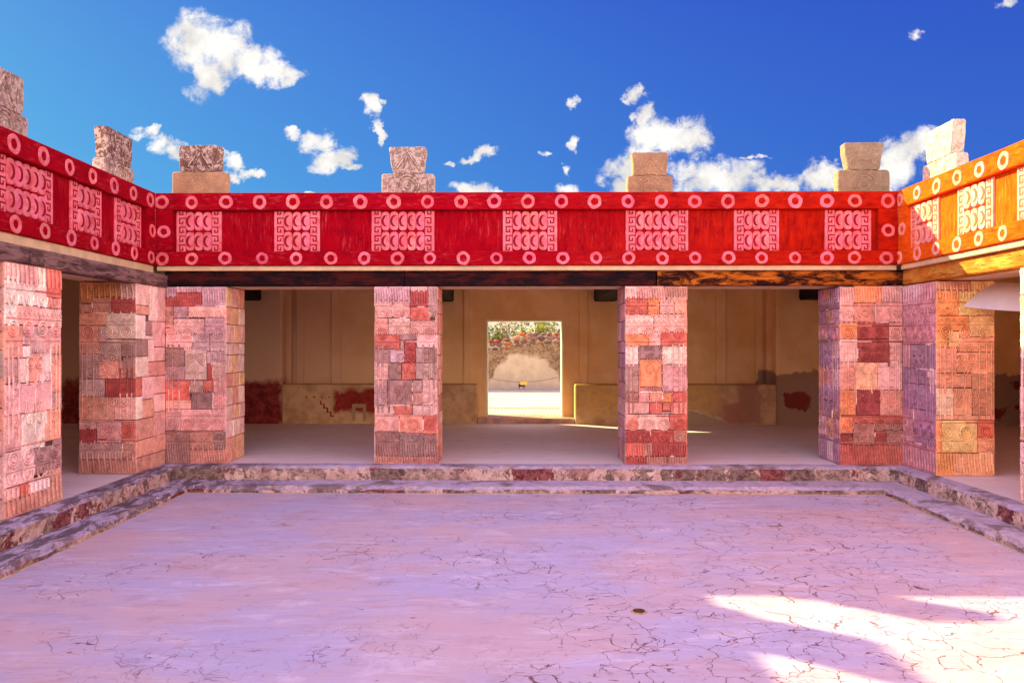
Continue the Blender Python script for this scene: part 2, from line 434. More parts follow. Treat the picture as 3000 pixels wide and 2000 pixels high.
def crack_tools(n, P, sc, w):
    wp = n.v('ADD', P, n.v('MULTIPLY', n.v('SUBTRACT', n.noise(P, 3.5, 4, .6, col=True), (.5,.5,.5)), (.28, .28, .0)))
    v = n.new('ShaderNodeTexVoronoi', feature='DISTANCE_TO_EDGE')
    n.put(v.inputs['Vector'], wp); v.inputs['Scale'].default_value = sc
    return n.ss(v.outputs['Distance'], w*.35, w, 1, 0)
def m_floor():
    m, n, b = material('courtyard_cement', .62, .35)
    P = n.pos(); X = n.xyz(P)
    Q = n.v('MULTIPLY', P, (.55, 1.0, 1.0))
    a = n.noise(Q, 1.1, 6, .62, .3); g = n.noise(Q, 5.5, 7, .7, .4); f = n.noise(P, 40, 4, .7)
    c = n.mix(n.ss(a, .36, .62), (.55, .375, .44), (.45, .375, .56))
    c = n.mix(n.m('MULTIPLY', n.ss(g, .50, .70), .70), c, (.46, .28, .32))
    c = n.mix(n.m('MULTIPLY', n.ss(n.noise(Q, 2.9, 6, .7, .6), .54, .70), .65), c, (.66, .54, .68))
    c = n.mix(n.m('MULTIPLY', n.ss(f, .5, .8), .25), c, (.42, .29, .38))
    st_ = n.noise(n.v('MULTIPLY', P, (.16, 1.0, 1.0)), 9, 6, .75, .5)     # trowel streaks
    c = n.mix(n.m('MULTIPLY', n.ss(st_, .52, .70), .45), c, (.72, .58, .68))
    c = n.mix(n.m('MULTIPLY', n.ss(st_, .46, .34), .40), c, (.36, .25, .36))
    c = n.mix(n.m('MULTIPLY', n.ss(n.noise(P, 90, 3, .8), .58, .74), .45), c, (.26, .17, .22))
    # patches of open cracks
    right = n.ss(X[0], -3.0, 3.5, 0, .16)
    patch = n.m('ADD', n.m('ADD', n.noise(P, .55, 3, .5), right), n.m('MULTIPLY', n.ss(X[1], 7.2, 5.0), n.ss(X[0], -1.0, 1.5, 0, .10)))
    c1 = n.m('MULTIPLY', crack_tools(n, P, 5.2, .022), n.ss(patch, .555, .64))
    c1 = n.m('MULTIPLY', c1, n.ss(n.noise(P, 4.5, 4, .65), .44, .56))
    c2 = n.m('MULTIPLY', crack_tools(n, P, 2.4, .011), n.ss(patch, .54, .62))
    c2 = n.m('MULTIPLY', c2, n.ss(n.noise(P, 3.1, 4, .65), .48, .54))
    c3 = n.m('MULTIPLY', n.ss(n.noise(n.v('MULTIPLY', P, (.55, 1.5, 1)), 15, 3, .6, .8), .675, .71), .8)
    c4 = n.m('MULTIPLY', crack_tools(n, P, 9.0, .035), n.m('MULTIPLY', n.ss(n.noise(P, .8, 3, .5), .50, .60), n.ss(n.noise(P, 7, 3, .6), .46, .58)))
    c3 = n.m('MAXIMUM', c3, n.m('MULTIPLY', c4, .6))
    ck = n.m('MAXIMUM', n.m('MAXIMUM', c1, c2), c3)
    c = n.mix(n.m('MULTIPLY', ck, .92), c, (.15, .045, .05))
    n.put(b.inputs['Base Color'], c)
    n.put(b.inputs['Normal'], n.bump(n.m('SUBTRACT', n.m('MULTIPLY', g, .5), ck), .35, .008))
    n.put(b.inputs['Roughness'], n.ss(a, .3, .7, .5, .75))
    return m
M_FLOOR = m_floor()
def m_gallery():
    m, n, b = material('gallery_cement', .7, .3)
    P = n.pos()
    Q = n.v('MULTIPLY', P, (.45, 1.0, 1.0))
    a = n.noise(Q, 1.6, 6, .62, .3); g = n.noise(Q, 6, 7, .7, .4)
    c = n.mix(n.ss(a, .36, .62), (.74, .57, .57), (.76, .62, .68))
    c = n.mix(n.m('MULTIPLY', n.ss(g, .55, .72), .6), c, (.36, .22, .19))
    n.put(b.inputs['Base Color'], c)
    n.put(b.inputs['Normal'], n.bump(g, .3, .01))
    return m
M_GAL = m_gallery()
def m_step():
    m, n, b = material('worn_step_stone', .85)
    P = n.pos(); N_ = n.xyz(n.nrm()); X = n.xyz(P)
    a = n.noise(P, 3.2, 6, .7, .5); g = n.noise(P, 14, 6, .7, .4); h = n.noise(P, 2.0, 4, .6)
    # riser: separate stones, each with its own tone, under remains of cream plaster
    wq = n.v('ADD', n.v('MULTIPLY', P, (1, 1, .25)), n.v('MULTIPLY', n.v('SUBTRACT', n.noise(P, 5, 5, .7, col=True), (.5,.5,.5)), (.34, .34, .16)))
    vc = n.new('ShaderNodeTexVoronoi', feature='F1'); n.put(vc.inputs['Vector'], wq); vc.inputs['Scale'].default_value = 2.7
    ve = n.new('ShaderNodeTexVoronoi', feature='DISTANCE_TO_EDGE'); n.put(ve.inputs['Vector'], wq); ve.inputs['Scale'].default_value = 2.7
    rv = n.xyz(vc.outputs['Color'])
    cream = n.mix(n.ss(g, .3, .7), (.50, .30, .24), (.78, .56, .47))
    stone = n.mix(n.ss(rv[0], .45, .55), (.24, .14, .11), n.mix(n.ss(rv[1], .45, .6), (.50, .32, .25), (.26, .018, .022)))
    stone = n.mix(n.ss(n.noise(P, 13, 7, .8, .5), .42, .58), n.mix(.6, stone, (.05, .03, .03)), n.mix(.22, stone, (.7, .5, .42)))
    er = n.m('ADD', n.m('MULTIPLY', ve.outputs['Distance'], 1.0), n.m('MULTIPLY', n.m('SUBTRACT', n.noise(P, 9, 7, .75, .5), .5), 1.5))
    er = n.m('ADD', er, n.m('MULTIPLY', n.m('SUBTRACT', rv[2], .5), .35))
    c = n.mix(n.ss(er, .04, .09), cream, stone)
    c = n.mix(n.m('MULTIPLY', n.ss(n.noise(P, 5, 6, .7, .3), .60, .64), .9), c, (.24, .02, .024))
    c = n.mix(n.m('MULTIPLY', n.ss(n.noise(n.v('MULTIPLY', P, (1, 1, 2)), 7, 6, .75), .56, .64), .75), c, (.07, .045, .04))
    # tread
    t = n.mix(n.ss(g, .3, .7), (.42, .32, .44), (.56, .45, .62))
    t = n.mix(n.ss(n.noise(n.v('MULTIPLY', P, (.6, .6, 1)), 3.0, 6, .7, .6), .50, .62), t, (.22, .15, .17))
    t = n.mix(n.m('MULTIPLY', n.ss(n.noise(n.v('MULTIPLY', P, (1.4, .5, 1)), 4.5, 7, .75, .4), .44, .56), n.ss(X[0], -2.6, -4.2, .12, .9)), t, (.10, .06, .075))
    c = n.mix(n.ss(N_[2], .4, .8), c, t)
    n.put(b.inputs['Base Color'], c)
    n.put(b.inputs['Normal'], n.bump(n.m('ADD', a, g), .6, .02))
    return m
M_STEP = m_step()

# ------------------------------------------------------------------ ground, floors
# courtyard plan (before warp): pillar planes  back y=10.5, left x=-4.88, right x=5.43, south y=-.1
YB, XL, XR, YS = 10.5, -4.88, 5.43, -.1
ZF = -.267
mb = MB(); mb.box(-4.9, 5.5, -.2, 10.5, ZF-.2, ZF)
tag(mb.build('courtyard_floor', M_FLOOR), 'sunken courtyard floor of cracked lilac cement', kind='structure')
mb = MB()
mb.poly([(-12, YB-.05, 0), (12, YB-.05, 0), (12, 16.35, 0), (-12, 16.35, 0)])
mb.poly([(-12, -7, 0), (XL+.05, -7, 0), (XL+.05, YB-.05, 0), (-12, YB-.05, 0)])
mb.poly([(XR-.05, -7, 0), (12, -7, 0), (12, YB-.05, 0), (XR-.05, YB-.05, 0)])
mb.poly([(XL+.05, -7, 0), (XR-.05, -7, 0), (XR-.05, .5, 0), (XL+.05, .5, 0)])
tag(mb.build('gallery_floor', M_GAL), 'raised cement floor under the galleries', kind='structure')

def step_run(mb, A, B, inward, zt, zb, depth, seg=.09):
    """a worn step: front edge from A to B (xy), 'inward' points away from the courtyard"""
    A = Vector((*A, 0)); B = Vector((*B, 0)); inw = Vector((*inward, 0))
    L = (B-A).length; k = max(2, int(L/seg)); prof = []
    for i in range(k+1):
        p = A.lerp(B, i/k); q = p*1.0
        j = mnoise.noise(Vector((p.x*3, p.y*3, zt*9)))*.045 + mnoise.noise(Vector((p.x*11, p.y*11, zt*5)))*.022
        j2 = mnoise.noise(Vector((p.x*4+9, p.y*4, zt*7)))*.030
        jt = mnoise.noise(Vector((p.x*5+3, p.y*5, zt*3)))*.016
        if i in (0, k): j = j2 = 0
        prof.append([q + inw*(j2*.5) + Vector((0,0,zb)), q + inw*(j2) + Vector((0,0,(zt+zb)/2)), q + inw*(j+.004) + Vector((0,0,zt-.03)),
                     q + inw*(.03+abs(j)) + Vector((0,0,zt+jt)), q + inw*(depth*.5) + Vector((0,0,zt+jt*.5)), q + inw*depth + Vector((0,0,zt)), q + inw*depth + Vector((0,0,zb))])
    n = len(prof[0])
    vs = [v for p in prof for v in p]; fs = []
    for i in range(k):
        for j in range(n-1): fs.append((i*n+j, (i+1)*n+j, (i+1)*n+j+1, i*n+j+1))
    fs.append(tuple(range(n))); fs.append(tuple(k*n+j for j in range(n)))
    mb.mesh(vs, fs)
XU0, XU1, YU = -4.62, 5.20, 10.27      # upper step front
XW0, XW1, YW = -4.285, 4.81, 9.78      # lower step front
YSU, YSW = .9, 1.35
M_FIL = m_simple('ochre_fillet', (.52, .38, .26), .3, 9)
def steps(name, lab, runs):
    r = empty(name, runs[0][0] + (ZF,), lab, 'steps', 'two-tier stone steps round the courtyard')
    for nm, A, B, inw, zt, dp in runs[1:]:
        mb = MB(); step_run(mb, A, B, inw, zt, ZF, dp); mb.build(nm, M_STEP, r, smooth=False)
    mb = MB()
    _, A, B, inw, zt, dp = runs[2]
    a = Vector((*A, ZF)); b_ = Vector((*B, ZF)); iw = Vector((*inw, 0))
    pts = [a - iw*.012, b_ - iw*.012]
    mb.mesh([pts[0]+Vector((0,0,.004)), pts[1]+Vector((0,0,.004)), pts[1]+iw*.03+Vector((0,0,.010)), pts[0]+iw*.03+Vector((0,0,.010)), pts[0]-Vector((0,0,.01)), pts[1]-Vector((0,0,.01))], [(0,1,2,3), (4,5,1,0)])
    mb.build('plaster_fillet', M_FIL, r)
steps('courtyard_steps', 'two low worn steps along the far side of the courtyard', [((0, YU),),
      ('upper_step', (XU0-.3, YU), (XU1+.3, YU), (0, 1), .006, .26), ('lower_step', (XU0, YW), (XU1, YW), (0, 1), -.18, YU-YW+.03)])
steps('courtyard_steps', 'two low worn steps receding along the left colonnade', [((XU0, 5),),
      ('upper_step', (XU0, YSU), (XU0, YU+.012), (-1, 0), .004, .26), ('lower_step', (XW0, YSW), (XW0, YW+.012), (-1, 0), -.182, XW0-XU0+.03)])
steps('courtyard_steps', 'two low worn rosy steps receding along the right colonnade', [((XU1, 5),),
      ('upper_step', (XU1, YSU), (XU1, YU+.012), (1, 0), .004, .26), ('lower_step', (XW1, YSW), (XW1, YW+.012), (1, 0), -.182, XU1-XW1+.03)])
steps('courtyard_steps', 'two low steps on the near side of the courtyard, below the camera', [((0, YSU),),
      ('upper_step', (XU0-.3, YSU), (XU1+.3, YSU), (0, -1), .006, .5), ('lower_step', (XU0, YSW), (XU1, YSW), (0, -1), -.18, YSW-YSU+.03)])

# ------------------------------------------------------------------ carved pillars
PC = {'P': (.86, .56, .53), 'p': (.72, .39, .38), 's': (.76, .33, .24), 'r': (.58, .12, .085), 'R': (.36, .022, .025), 'g': (.42, .28, .28), 'd': (.20, .12, .13),
      'o': (.80, .30, .12), 'b': (.46, .20, .15), 'w': (.62, .50, .44), 'W': (.93, .74, .68), 'l': (.54, .36, .46), 'v': (.32, .17, .31), 'm': (.50, .22, .30),
      'y': (.88, .56, .30), 'B': (.46, .22, .06)}
HARM = .34
def norm(rects, x0, y0, x1, y1):
    return [((a-x0)/(x1-x0), (b-y0)/(y1-y0), (c-x0)/(x1-x0), (d-y0)/(y1-y0), k) for a, b, c, d, k in rects]
T_P2 = norm([(1030,88,1120,183,'l'),(1120,88,1268,183,'l'),(1268,88,1385,120,'P'),(1385,88,1450,295,'g'),(1268,120,1403,225,'R'),(1268,225,1403,318,'r'),
 (1030,183,1148,300,'p'),(1148,183,1268,300,'p'),(1030,300,1120,410,'s'),(1120,300,1268,410,'P'),(1268,318,1450,410,'p'),(1030,410,1200,510,'r'),(1200,410,1310,450,'g'),(1310,410,1450,500,'P'),
 (1030,510,1130,600,'g'),(1130,510,1228,600,'l'),(1200,450,1228,510,'g'),(1228,450,1305,600,'R'),(1305,500,1355,600,'g'),(1355,500,1450,600,'d'),(1030,600,1125,715,'p'),(1125,600,1210,715,'d'),(1210,600,1303,715,'r'),(1303,600,1450,710,'g'),
 (1030,715,1115,885,'g'),(1115,715,1283,885,'d'),(1283,715,1350,800,'g'),(1350,710,1450,885,'P'),(1283,800,1350,885,'b'),(1030,885,1155,950,'P'),(1155,885,1283,950,'r'),(1283,885,1450,950,'P'),
 (1030,950,1195,1060,'p'),(1195,950,1355,1065,'s'),(1355,950,1450,1080,'r'),(1030,1060,1195,1225,'d'),(1195,1065,1355,1225,'d'),(1355,1080,1450,1225,'d'),(1030,1225,1225,1280,'b'),(1225,1225,1450,1280,'b')], 1030, 88, 1450, 1280)
T_P3 = norm([(182,125,265,210,'P'),(265,125,435,210,'p'),(435,125,583,207,'b'),(182,210,328,312,'r'),(328,210,405,312,'o'),(405,210,500,307,'p'),(500,210,583,307,'s'),
 (182,312,368,440,'P'),(368,307,583,428,'p'),(182,440,335,518,'o'),(335,428,413,518,'P'),(413,428,583,518,'r'),(182,518,270,640,'W'),(270,518,422,605,'d'),(422,518,583,640,'W'),
 (182,640,270,820,'g'),(270,605,420,788,'o'),(270,788,422,820,'b'),(422,640,583,820,'p'),(182,820,270,888,'b'),(270,820,340,888,'p'),(340,820,425,888,'s'),(425,820,488,888,'o'),(488,820,583,886,'r'),
 (182,888,340,965,'p'),(340,888,425,965,'r'),(425,888,480,945,'r'),(480,886,583,965,'s'),(425,945,480,965,'d'),(182,965,268,1068,'s'),(268,965,468,1068,'P'),(468,965,583,1068,'r'),
 (182,1068,345,1152,'R'),(345,1068,495,1152,'R'),(495,1068,583,1152,'b'),(182,1152,302,1242,'r'),(302,1152,360,1240,'b'),(360,1152,465,1240,'R'),(465,1152,583,1240,'R'),(182,1242,318,1297,'R'),(318,1242,455,1297,'b'),(455,1242,583,1297,'b')], 182, 125, 583, 1297)
T_LE = norm([(360,135,425,240,'B'),(425,135,560,210,'B'),(560,135,635,210,'g'),(360,240,425,285,'b'),(425,210,515,285,'b'),(515,210,635,285,'R'),(360,285,490,345,'s'),(490,285,635,410,'w'),
 (360,345,455,480,'s'),(455,345,490,425,'w'),(455,425,565,510,'g'),(490,410,565,425,'w'),(565,410,635,495,'d'),(360,480,455,600,'g'),(455,510,570,600,'s'),(570,495,635,600,'b'),(360,600,485,685,'g'),(485,600,635,685,'R'),
 (360,685,530,800,'s'),(530,685,635,797,'p'),(360,800,445,840,'p'),(445,800,565,905,'p'),(565,797,635,905,'r'),(360,840,445,905,'R'),(360,905,572,985,'g'),(572,905,635,985,'b'),(360,985,425,1055,'b'),(425,985,635,1055,'b')], 360, 135, 635, 1055)
T_LS = [(0,0,.45,.12,'P'),(.45,0,.7,.2,'W'),(.7,0,1,.2,'p'),(0,.12,.45,.17,'s'),(0,.17,.3,.3,'W'),(.3,.2,.55,.28,'d'),(.55,.2,1,.34,'p'),(0,.3,.4,.39,'d'),(.3,.28,.55,.3,'W'),(.4,.3,.6,.42,'P'),(.6,.34,1,.42,'p'),
 (0,.39,.4,.50,'W'),(.4,.42,1,.5,'s'),(0,.5,.2,.6,'r'),(.2,.5,.6,.62,'P'),(.6,.5,1,.6,'p'),(0,.6,.2,.72,'W'),(.2,.62,.6,.72,'s'),(.6,.6,1,.7,'P'),(.4,.64,.55,.7,'R'),(0,.72,.6,.83,'s'),(.6,.7,1,.83,'p'),(0,.83,1,.92,'s'),(0,.92,.5,1,'b'),(.5,.92,1,1,'b')]
T_LB = norm([(785,150,845,200,'l'),(785,200,845,245,'R'),(845,150,960,180,'l'),(845,180,960,245,'R'),(960,150,1078,245,'l'),(785,245,825,350,'b'),(825,245,895,305,'l'),(895,245,1078,300,'P'),(825,305,975,382,'P'),(975,300,1078,382,'l'),(785,350,825,382,'p'),
 (785,382,917,450,'P'),(917,382,1000,465,'l'),(1000,382,1078,465,'l'),(785,450,880,535,'d'),(880,450,985,605,'w'),(985,465,1078,525,'l'),(785,535,880,605,'g'),(985,525,1015,605,'R'),(1015,525,1078,600,'g'),
 (785,605,905,700,'r'),(905,605,970,665,'g'),(970,605,1015,660,'r'),(1015,600,1078,745,'p'),(785,700,910,745,'p'),(910,660,1015,745,'d'),(785,745,860,850,'g'),(860,745,1078,850,'p'),(785,850,903,1010,'d'),(903,850,1020,940,'b'),(1020,850,1078,940,'d'),(903,940,1078,1010,'b')], 785, 150, 1078, 1010)
T_RF = norm([(292,155,368,350,'P'),(368,150,515,243,'o'),(515,150,632,240,'p'),(368,243,482,350,'s'),(482,240,632,350,'p'),(292,350,388,440,'o'),(388,350,555,440,'R'),(555,350,632,567,'p'),(388,440,555,567,'R'),(292,440,388,567,'P'),
 (292,567,370,718,'s'),(370,567,495,718,'y'),(495,567,632,720,'P'),(292,718,380,858,'o'),(380,718,508,858,'R'),(508,720,632,858,'s'),(292,858,362,960,'o'),(362,858,632,902,'r'),(292,960,362,1020,'R'),(362,902,480,1020,'b'),(480,902,632,940,'b'),(480,940,543,1020,'R'),(543,940,632,1020,'b'),(292,1020,480,1130,'r'),(480,1020,632,1130,'r')], 292, 150, 632, 1130)
T_RS = norm([(632,150,735,205,'l'),(735,150,820,320,'m'),(632,205,735,265,'l'),(632,265,740,380,'m'),(740,320,820,490,'m'),(632,380,740,490,'m'),(632,490,680,625,'m'),(680,490,820,625,'v'),(632,625,780,710,'v'),(780,625,820,710,'l'),
 (632,710,700,850,'v'),(700,710,820,850,'v'),(632,850,700,1040,'m'),(700,850,820,960,'v'),(700,960,820,1040,'v'),(632,1040,715,1190,'m'),(715,1040,820,1190,'m')], 632, 150, 820, 1190)
T_RE = norm([(820,125,1003,178,'b'),(1003,125,1130,178,'y'),(820,178,940,315,'o'),(940,178,1040,315,'y'),(1040,178,1130,315,'y'),(820,315,995,400,'o'),(995,315,1130,430,'y'),(820,400,885,490,'o'),(885,400,945,490,'y'),(945,430,1130,515,'s'),
 (945,400,995,430,'s'),(820,490,930,630,'s'),(930,515,1130,628,'s'),(820,630,1010,710,'s'),(1010,628,1130,718,'b'),(820,710,910,860,'P'),(910,710,1012,860,'s'),(1012,718,1130,860,'b'),(820,860,1130,885,'s'),(820,885,850,1065,'o'),(850,885,1040,1065,'y'),(1040,885,1130,980,'r'),(1040,980,1130,1065,'s'),(820,1065,910,1190,'o'),(910,1065,1130,1190,'s')], 820, 125, 1130, 1190)
T_LN = [(0,0,.2,.075,'P'),(.2,0,.53,.08,'p'),(.53,0,.72,.085,'W'),(.72,0,1,.13,'r'),(0,.075,.2,.17,'W'),(.2,.08,.72,.17,'W'),(.72,.13,1,.175,'s'),(0,.17,.2,.25,'W'),(.2,.17,.58,.25,'p'),(.58,.175,1,.255,'P'),
 (0,.25,.3,.38,'s'),(.3,.25,.42,.33,'p'),(.42,.25,.68,.36,'g'),(.68,.255,1,.37,'p'),(.3,.33,.42,.38,'W'),(0,.38,.23,.48,'g'),(.23,.38,.38,.48,'P'),(.38,.36,.6,.48,'s'),(.6,.36,.82,.48,'P'),(.82,.37,1,.53,'s'),
 (0,.48,.82,.60,'p'),(.82,.53,1,.6,'g'),(0,.6,.28,.74,'p'),(.28,.6,.7,.75,'W'),(.7,.6,1,.73,'s'),(0,.74,.48,.88,'P'),(.48,.75,.85,.86,'d'),(.85,.73,1,.85,'d'),(0,.88,.2,.93,'p'),(.2,.88,.4,.93,'r'),(.4,.88,.75,.93,'P'),(.75,.85,1,1,'b'),(0,.93,.5,1,'b'),(.5,.93,.75,1,'b')]
def random_tiling(pal, w):
    out = []; v = 0
    while v < .999:
        h = random.uniform(.06, .12)
        if v+h > .93: h = 1-v
        u = 0
        while u < .999:
            ww = random.uniform(.16, .34)/w
            if u+ww > .84: ww = 1-u
            out.append((u, v, u+ww, v+h, random.choice(pal))); u += ww
        v += h
    return out
ZT = 2.49
def clad(mb, mo, Fc, tiles, carve=True, tint=(1, 1, 1)):
    w, h = Fc.w, Fc.h
    B = []
    for (a, t, c, d, k) in tiles:
        hm = .20 if k in 'RrovB' else HARM; col = tuple(x*(1-hm)+m_*hm for x, m_ in zip(PC[k], (.68, .39, .34))); q = random.uniform(.90, 1.10)
        col = tuple(min(.95, x*q*random.uniform(.95, 1.05)*tn) for x, tn in zip(col, tint))
        n = random.uniform(.001, .010)
        g = random.uniform(.003, .006)
        fslab(mb, Fc, a*w+g, c*w-g, h-d*h+g, h-t*h-g, n, .035, col, .006, .0022)
        B.append((a, t, c, d, col, n))
    if not carve: return
    def cf(q):
        u, v = q[0]/w, 1-q[1]/h
        for a, t, c, d, col, n in B:
            if a <= u <= c and t <= v <= d: return tuple(min(.97, x*1.12) for x in col), n
        return (B[0][4], .005)
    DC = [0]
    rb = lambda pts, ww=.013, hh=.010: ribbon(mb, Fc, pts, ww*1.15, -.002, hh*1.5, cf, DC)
    Z = lambda v: h*(1-v)
    rnd = random.Random(int(abs(Fc.O.x*100)+abs(Fc.O.y*37)))
    k = max(4, round(w/.073))
    for i in range(k):                      # top and bottom fluting
        u = (i+.5)*w/k
        rb([(u-.008, Z(.012)), (u-.002, Z(.03)), (u+.006, Z(.06)), (u+.006, Z(.092))], .02, .012)
        rb([(u, Z(.885)), (u, Z(.92)), (u+.012, Z(.955)), (u+.02, Z(.985))], .02, .012)
    nc = 4 if w > .8 else 3
    for i in range(nc):
        u = (i+.5)*w/nc
        for vz in (.150, .845):             # scroll row
            z0 = Z(vz)
            rb(arc(u, z0, .055, -90, 270, 16, .018), .012)
            rb([(u-.09, z0+.05), (u-.075, z0-.02), (u-.05, z0-.06)], .012)
            rb([(u+.09, z0+.05), (u+.075, z0-.02), (u+.05, z0-.06)], .012)
        for vz in (.262, .775):             # concentric eyes
            z0 = Z(vz)
            rb(arc(u, z0, .074, 0, 360, 22), .013, .012)
            rb(arc(u, z0, .046, 0, 360, 16), .011, .010)
            rb(arc(u, z0, .014, 0, 360, 8), .014, .014)
    nt = nc*3
    for vz in (.200,):
        pts = []
        for i in range(nt*2+1): pts.append((.02+i*(w-.04)/(nt*2), Z(vz)+(.022 if i % 2 else -.022)))
        rb(pts, .010, .008)
    for vz in (.108, .222, .310, .725, .818, .872): rb([(.012, Z(vz)), (w*.5, Z(vz)), (w-.012, Z(vz))], .010, .007)
    for sgn in (0, 1):                      # side columns with ladder, eyes
        X = lambda q: q if sgn == 0 else w-q
        for q in (.05, .11, .20): rb([(X(q), Z(.325)), (X(q), Z(.45)), (X(q), Z(.58)), (X(q), Z(.71))], .012, .010)
        for i in range(10):
            v = .34+i*.037
            if i in (4, 8): rb(arc(X(.155), Z(v), .028, 0, 360, 12), .012)
            else: rb([(X(.125), Z(v)), (X(.155), Z(v)+.012), (X(.188), Z(v))], .009, .007)
            rb([(X(.012), Z(v)), (X(.042), Z(v)+.01)], .009, .007)
    cu = w/2; cz = Z(.50)                    # owl panel: eyes, beak, feathers, claws
    for sgn in (-1, 1):
        rb(arc(cu+sgn*.075, Z(.40), .058, 0, 360, 16), .014, .012)
        rb(arc(cu+sgn*.075, Z(.40), .022, 0, 360, 10), .014, .012)
        rb(arc(cu+sgn*.07, Z(.47), .10, 90 if sgn > 0 else 90, -100 if sgn > 0 else 280, 14, .03), .013, .010)
        rb(arc(cu+sgn*.08, Z(.63), .06, 90, 90-sgn*300, 14, .02), .013, .011)
        for i in range(5):
            u0 = cu+sgn*(.03+.028*i)
            rb([(u0, Z(.555)), (u0+sgn*.012, Z(.58)), (u0+sgn*.02, Z(.60))], .010, .008)
            rb([(u0, Z(.365)+.01), (u0+sgn*.02, Z(.335))], .010, .008)
    rb([(cu-.05, Z(.445)), (cu, Z(.49)), (cu+.05, Z(.445))], .014, .012)
    rb([(cu, Z(.50)), (cu-.012, Z(.55)), (cu+.008, Z(.60)), (cu, Z(.69))], .012, .010)
    # some joints are pointed with white lime
    for a, t, c, d, col, n in B:
        for (p, q) in (((a, t), (a, d)), ((a, d), (c, d))):
            if rnd.random() < .30 and .01 < p[0] and q[1] < .98:
                t0, t1 = sorted((rnd.random(), rnd.random())); L = []
                if t1-t0 < .25: continue
                for j in range(6):
                    f = t0+(t1-t0)*j/5
                    L.append((w*(p[0]+(q[0]-p[0])*f)+rnd.uniform(-.004, .004), h*(1-(p[1]+(q[1]-p[1])*f))+rnd.uniform(-.004, .004)))
                ribbon(mb, Fc, L, rnd.uniform(.010, .018), .002, .0105, lambda q: ((.93, .80, .74), 0))

def cores(mb, x0, x1, y0, y1):
    mb.box(x0+.018, x1-.018, y0+.018, y1-.018, -.02, ZT-.004)
PINK = 'PPppssgWl'; WARM = 'sssoorPyb'; DUSK = 'ppssgbPl'; VIO = 'vvmmldg'
def pillar(name, lab, boxes, faces, loc, group='carved stone pillars round the courtyard'):
    r = empty(name, (*loc, 0), lab, 'pillar', group)
    mb = MB(); mo = MB(); lm = MB()
    for b in boxes: cores(mo, *b)
    for f, tl, cv, tn in faces:
        clad(mb, lm, f, tl, cv, tn)
    mb.build('carved_facing', M_STONE, r); mo.build('mortar_core', M_MORTAR, r)
    return r
def facesof(x0, x1, y0, y1, spec):
    """spec: dict side -> (tiles, carve, tint)"""
    out = []
    G = {'S': ((x0, y0, 0), (1,0,0), (0,-1,0), x1-x0), 'N': ((x1, y1, 0), (-1,0,0), (0,1,0), x1-x0),
         'E': ((x1, y0, 0), (0,1,0), (1,0,0), y1-y0), 'W': ((x0, y1, 0), (0,-1,0), (-1,0,0), y1-y0)}
    for k, (tl, cv, tn) in spec.items():
        O, U, N_, w = G[k]
        if isinstance(tl, str): tl = random_tiling(tl, w)
        out.append((Face(O, U, N_, w, ZT), tl, cv, tn))
    return out
T1 = (1, 1, 1)
px = lambda x, y: (x-1500)/F*y
TH = .74
# two middle pillars of the far side
a, b = px(1097, YB), px(1281, YB)
pillar('carved_pillar', 'free-standing pink and grey carved pillar just left of the far doorway', [(a, b, YB, YB+TH)],
       facesof(a, b, YB, YB+TH, {'S': (T_P2, True, T1), 'E': ('sPybs', False, T1), 'W': (PINK, False, T1), 'N': (DUSK, False, T1)}), ((a+b)/2, YB+TH/2))
P2 = (a, b)
a, b = px(1831, YB), px(2011, YB)
pillar('carved_pillar', 'free-standing red and orange carved pillar with violet left edge, right of the far doorway', [(a, b, YB, YB+TH)],
       facesof(a, b, YB, YB+TH, {'S': (T_P3, True, T1), 'E': (WARM, False, T1), 'W': (VIO, False, T1), 'N': (DUSK, False, T1)}), ((a+b)/2, YB+TH/2))
P3 = (a, b)
# corner piers (L-shaped)
arm = .84
xb = px(658, YB)
ARM_Y = 9.66
pillar('carved_corner_pier', 'L-shaped pink carved pier filling the far left corner of the courtyard',
       [(XL, xb, YB, YB+TH), (XL-.745, XL, ARM_Y, YB+TH)],
       facesof(XL, xb, YB, YB+TH, {'S': (T_LB, True, T1), 'E': ('PPyWs', False, T1)}) +
       facesof(XL-.745, XL, ARM_Y, YB, {'S': (T_LE, True, T1), 'E': (T_LS, False, (1.15, 1.2, 1.2)), 'W': (DUSK, False, T1)}), (XL, YB))
xb2 = px(2455, YB)
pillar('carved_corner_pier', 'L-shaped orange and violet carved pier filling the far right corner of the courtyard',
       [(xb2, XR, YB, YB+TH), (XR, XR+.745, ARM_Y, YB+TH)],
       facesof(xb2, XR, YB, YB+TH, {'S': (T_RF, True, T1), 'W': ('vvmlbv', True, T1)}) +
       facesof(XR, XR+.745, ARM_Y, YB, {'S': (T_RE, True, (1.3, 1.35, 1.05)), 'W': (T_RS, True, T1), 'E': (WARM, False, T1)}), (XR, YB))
# side colonnades
for i, (y0, y1) in enumerate(((7.10, 8.02), (4.62, 5.54), (2.2, 3.1))):
    lab = ['tall pale pink carved pillar at the left edge of the picture', 'second pillar of the left colonnade, nearer than the picture edge', 'nearest pillar of the left colonnade'][i]
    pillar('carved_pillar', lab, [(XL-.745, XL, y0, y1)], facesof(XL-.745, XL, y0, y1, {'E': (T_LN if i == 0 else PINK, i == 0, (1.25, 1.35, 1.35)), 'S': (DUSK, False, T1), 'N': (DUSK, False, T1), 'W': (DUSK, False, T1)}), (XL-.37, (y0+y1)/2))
    lab = ['sunlit cream pillar edge at the right border of the picture', 'second pillar of the right colonnade, nearer than the picture edge', 'nearest pillar of the right colonnade'][i]
    pillar('carved_pillar', lab, [(XR, XR+.745, y0, y1)], facesof(XR, XR+.745, y0, y1, {'W': ('WWPyP', i == 0, T1), 'S': (WARM, False, T1), 'N': (WARM, False, T1), 'E': (DUSK, False, T1)}), (XR+.37, (y0+y1)/2))

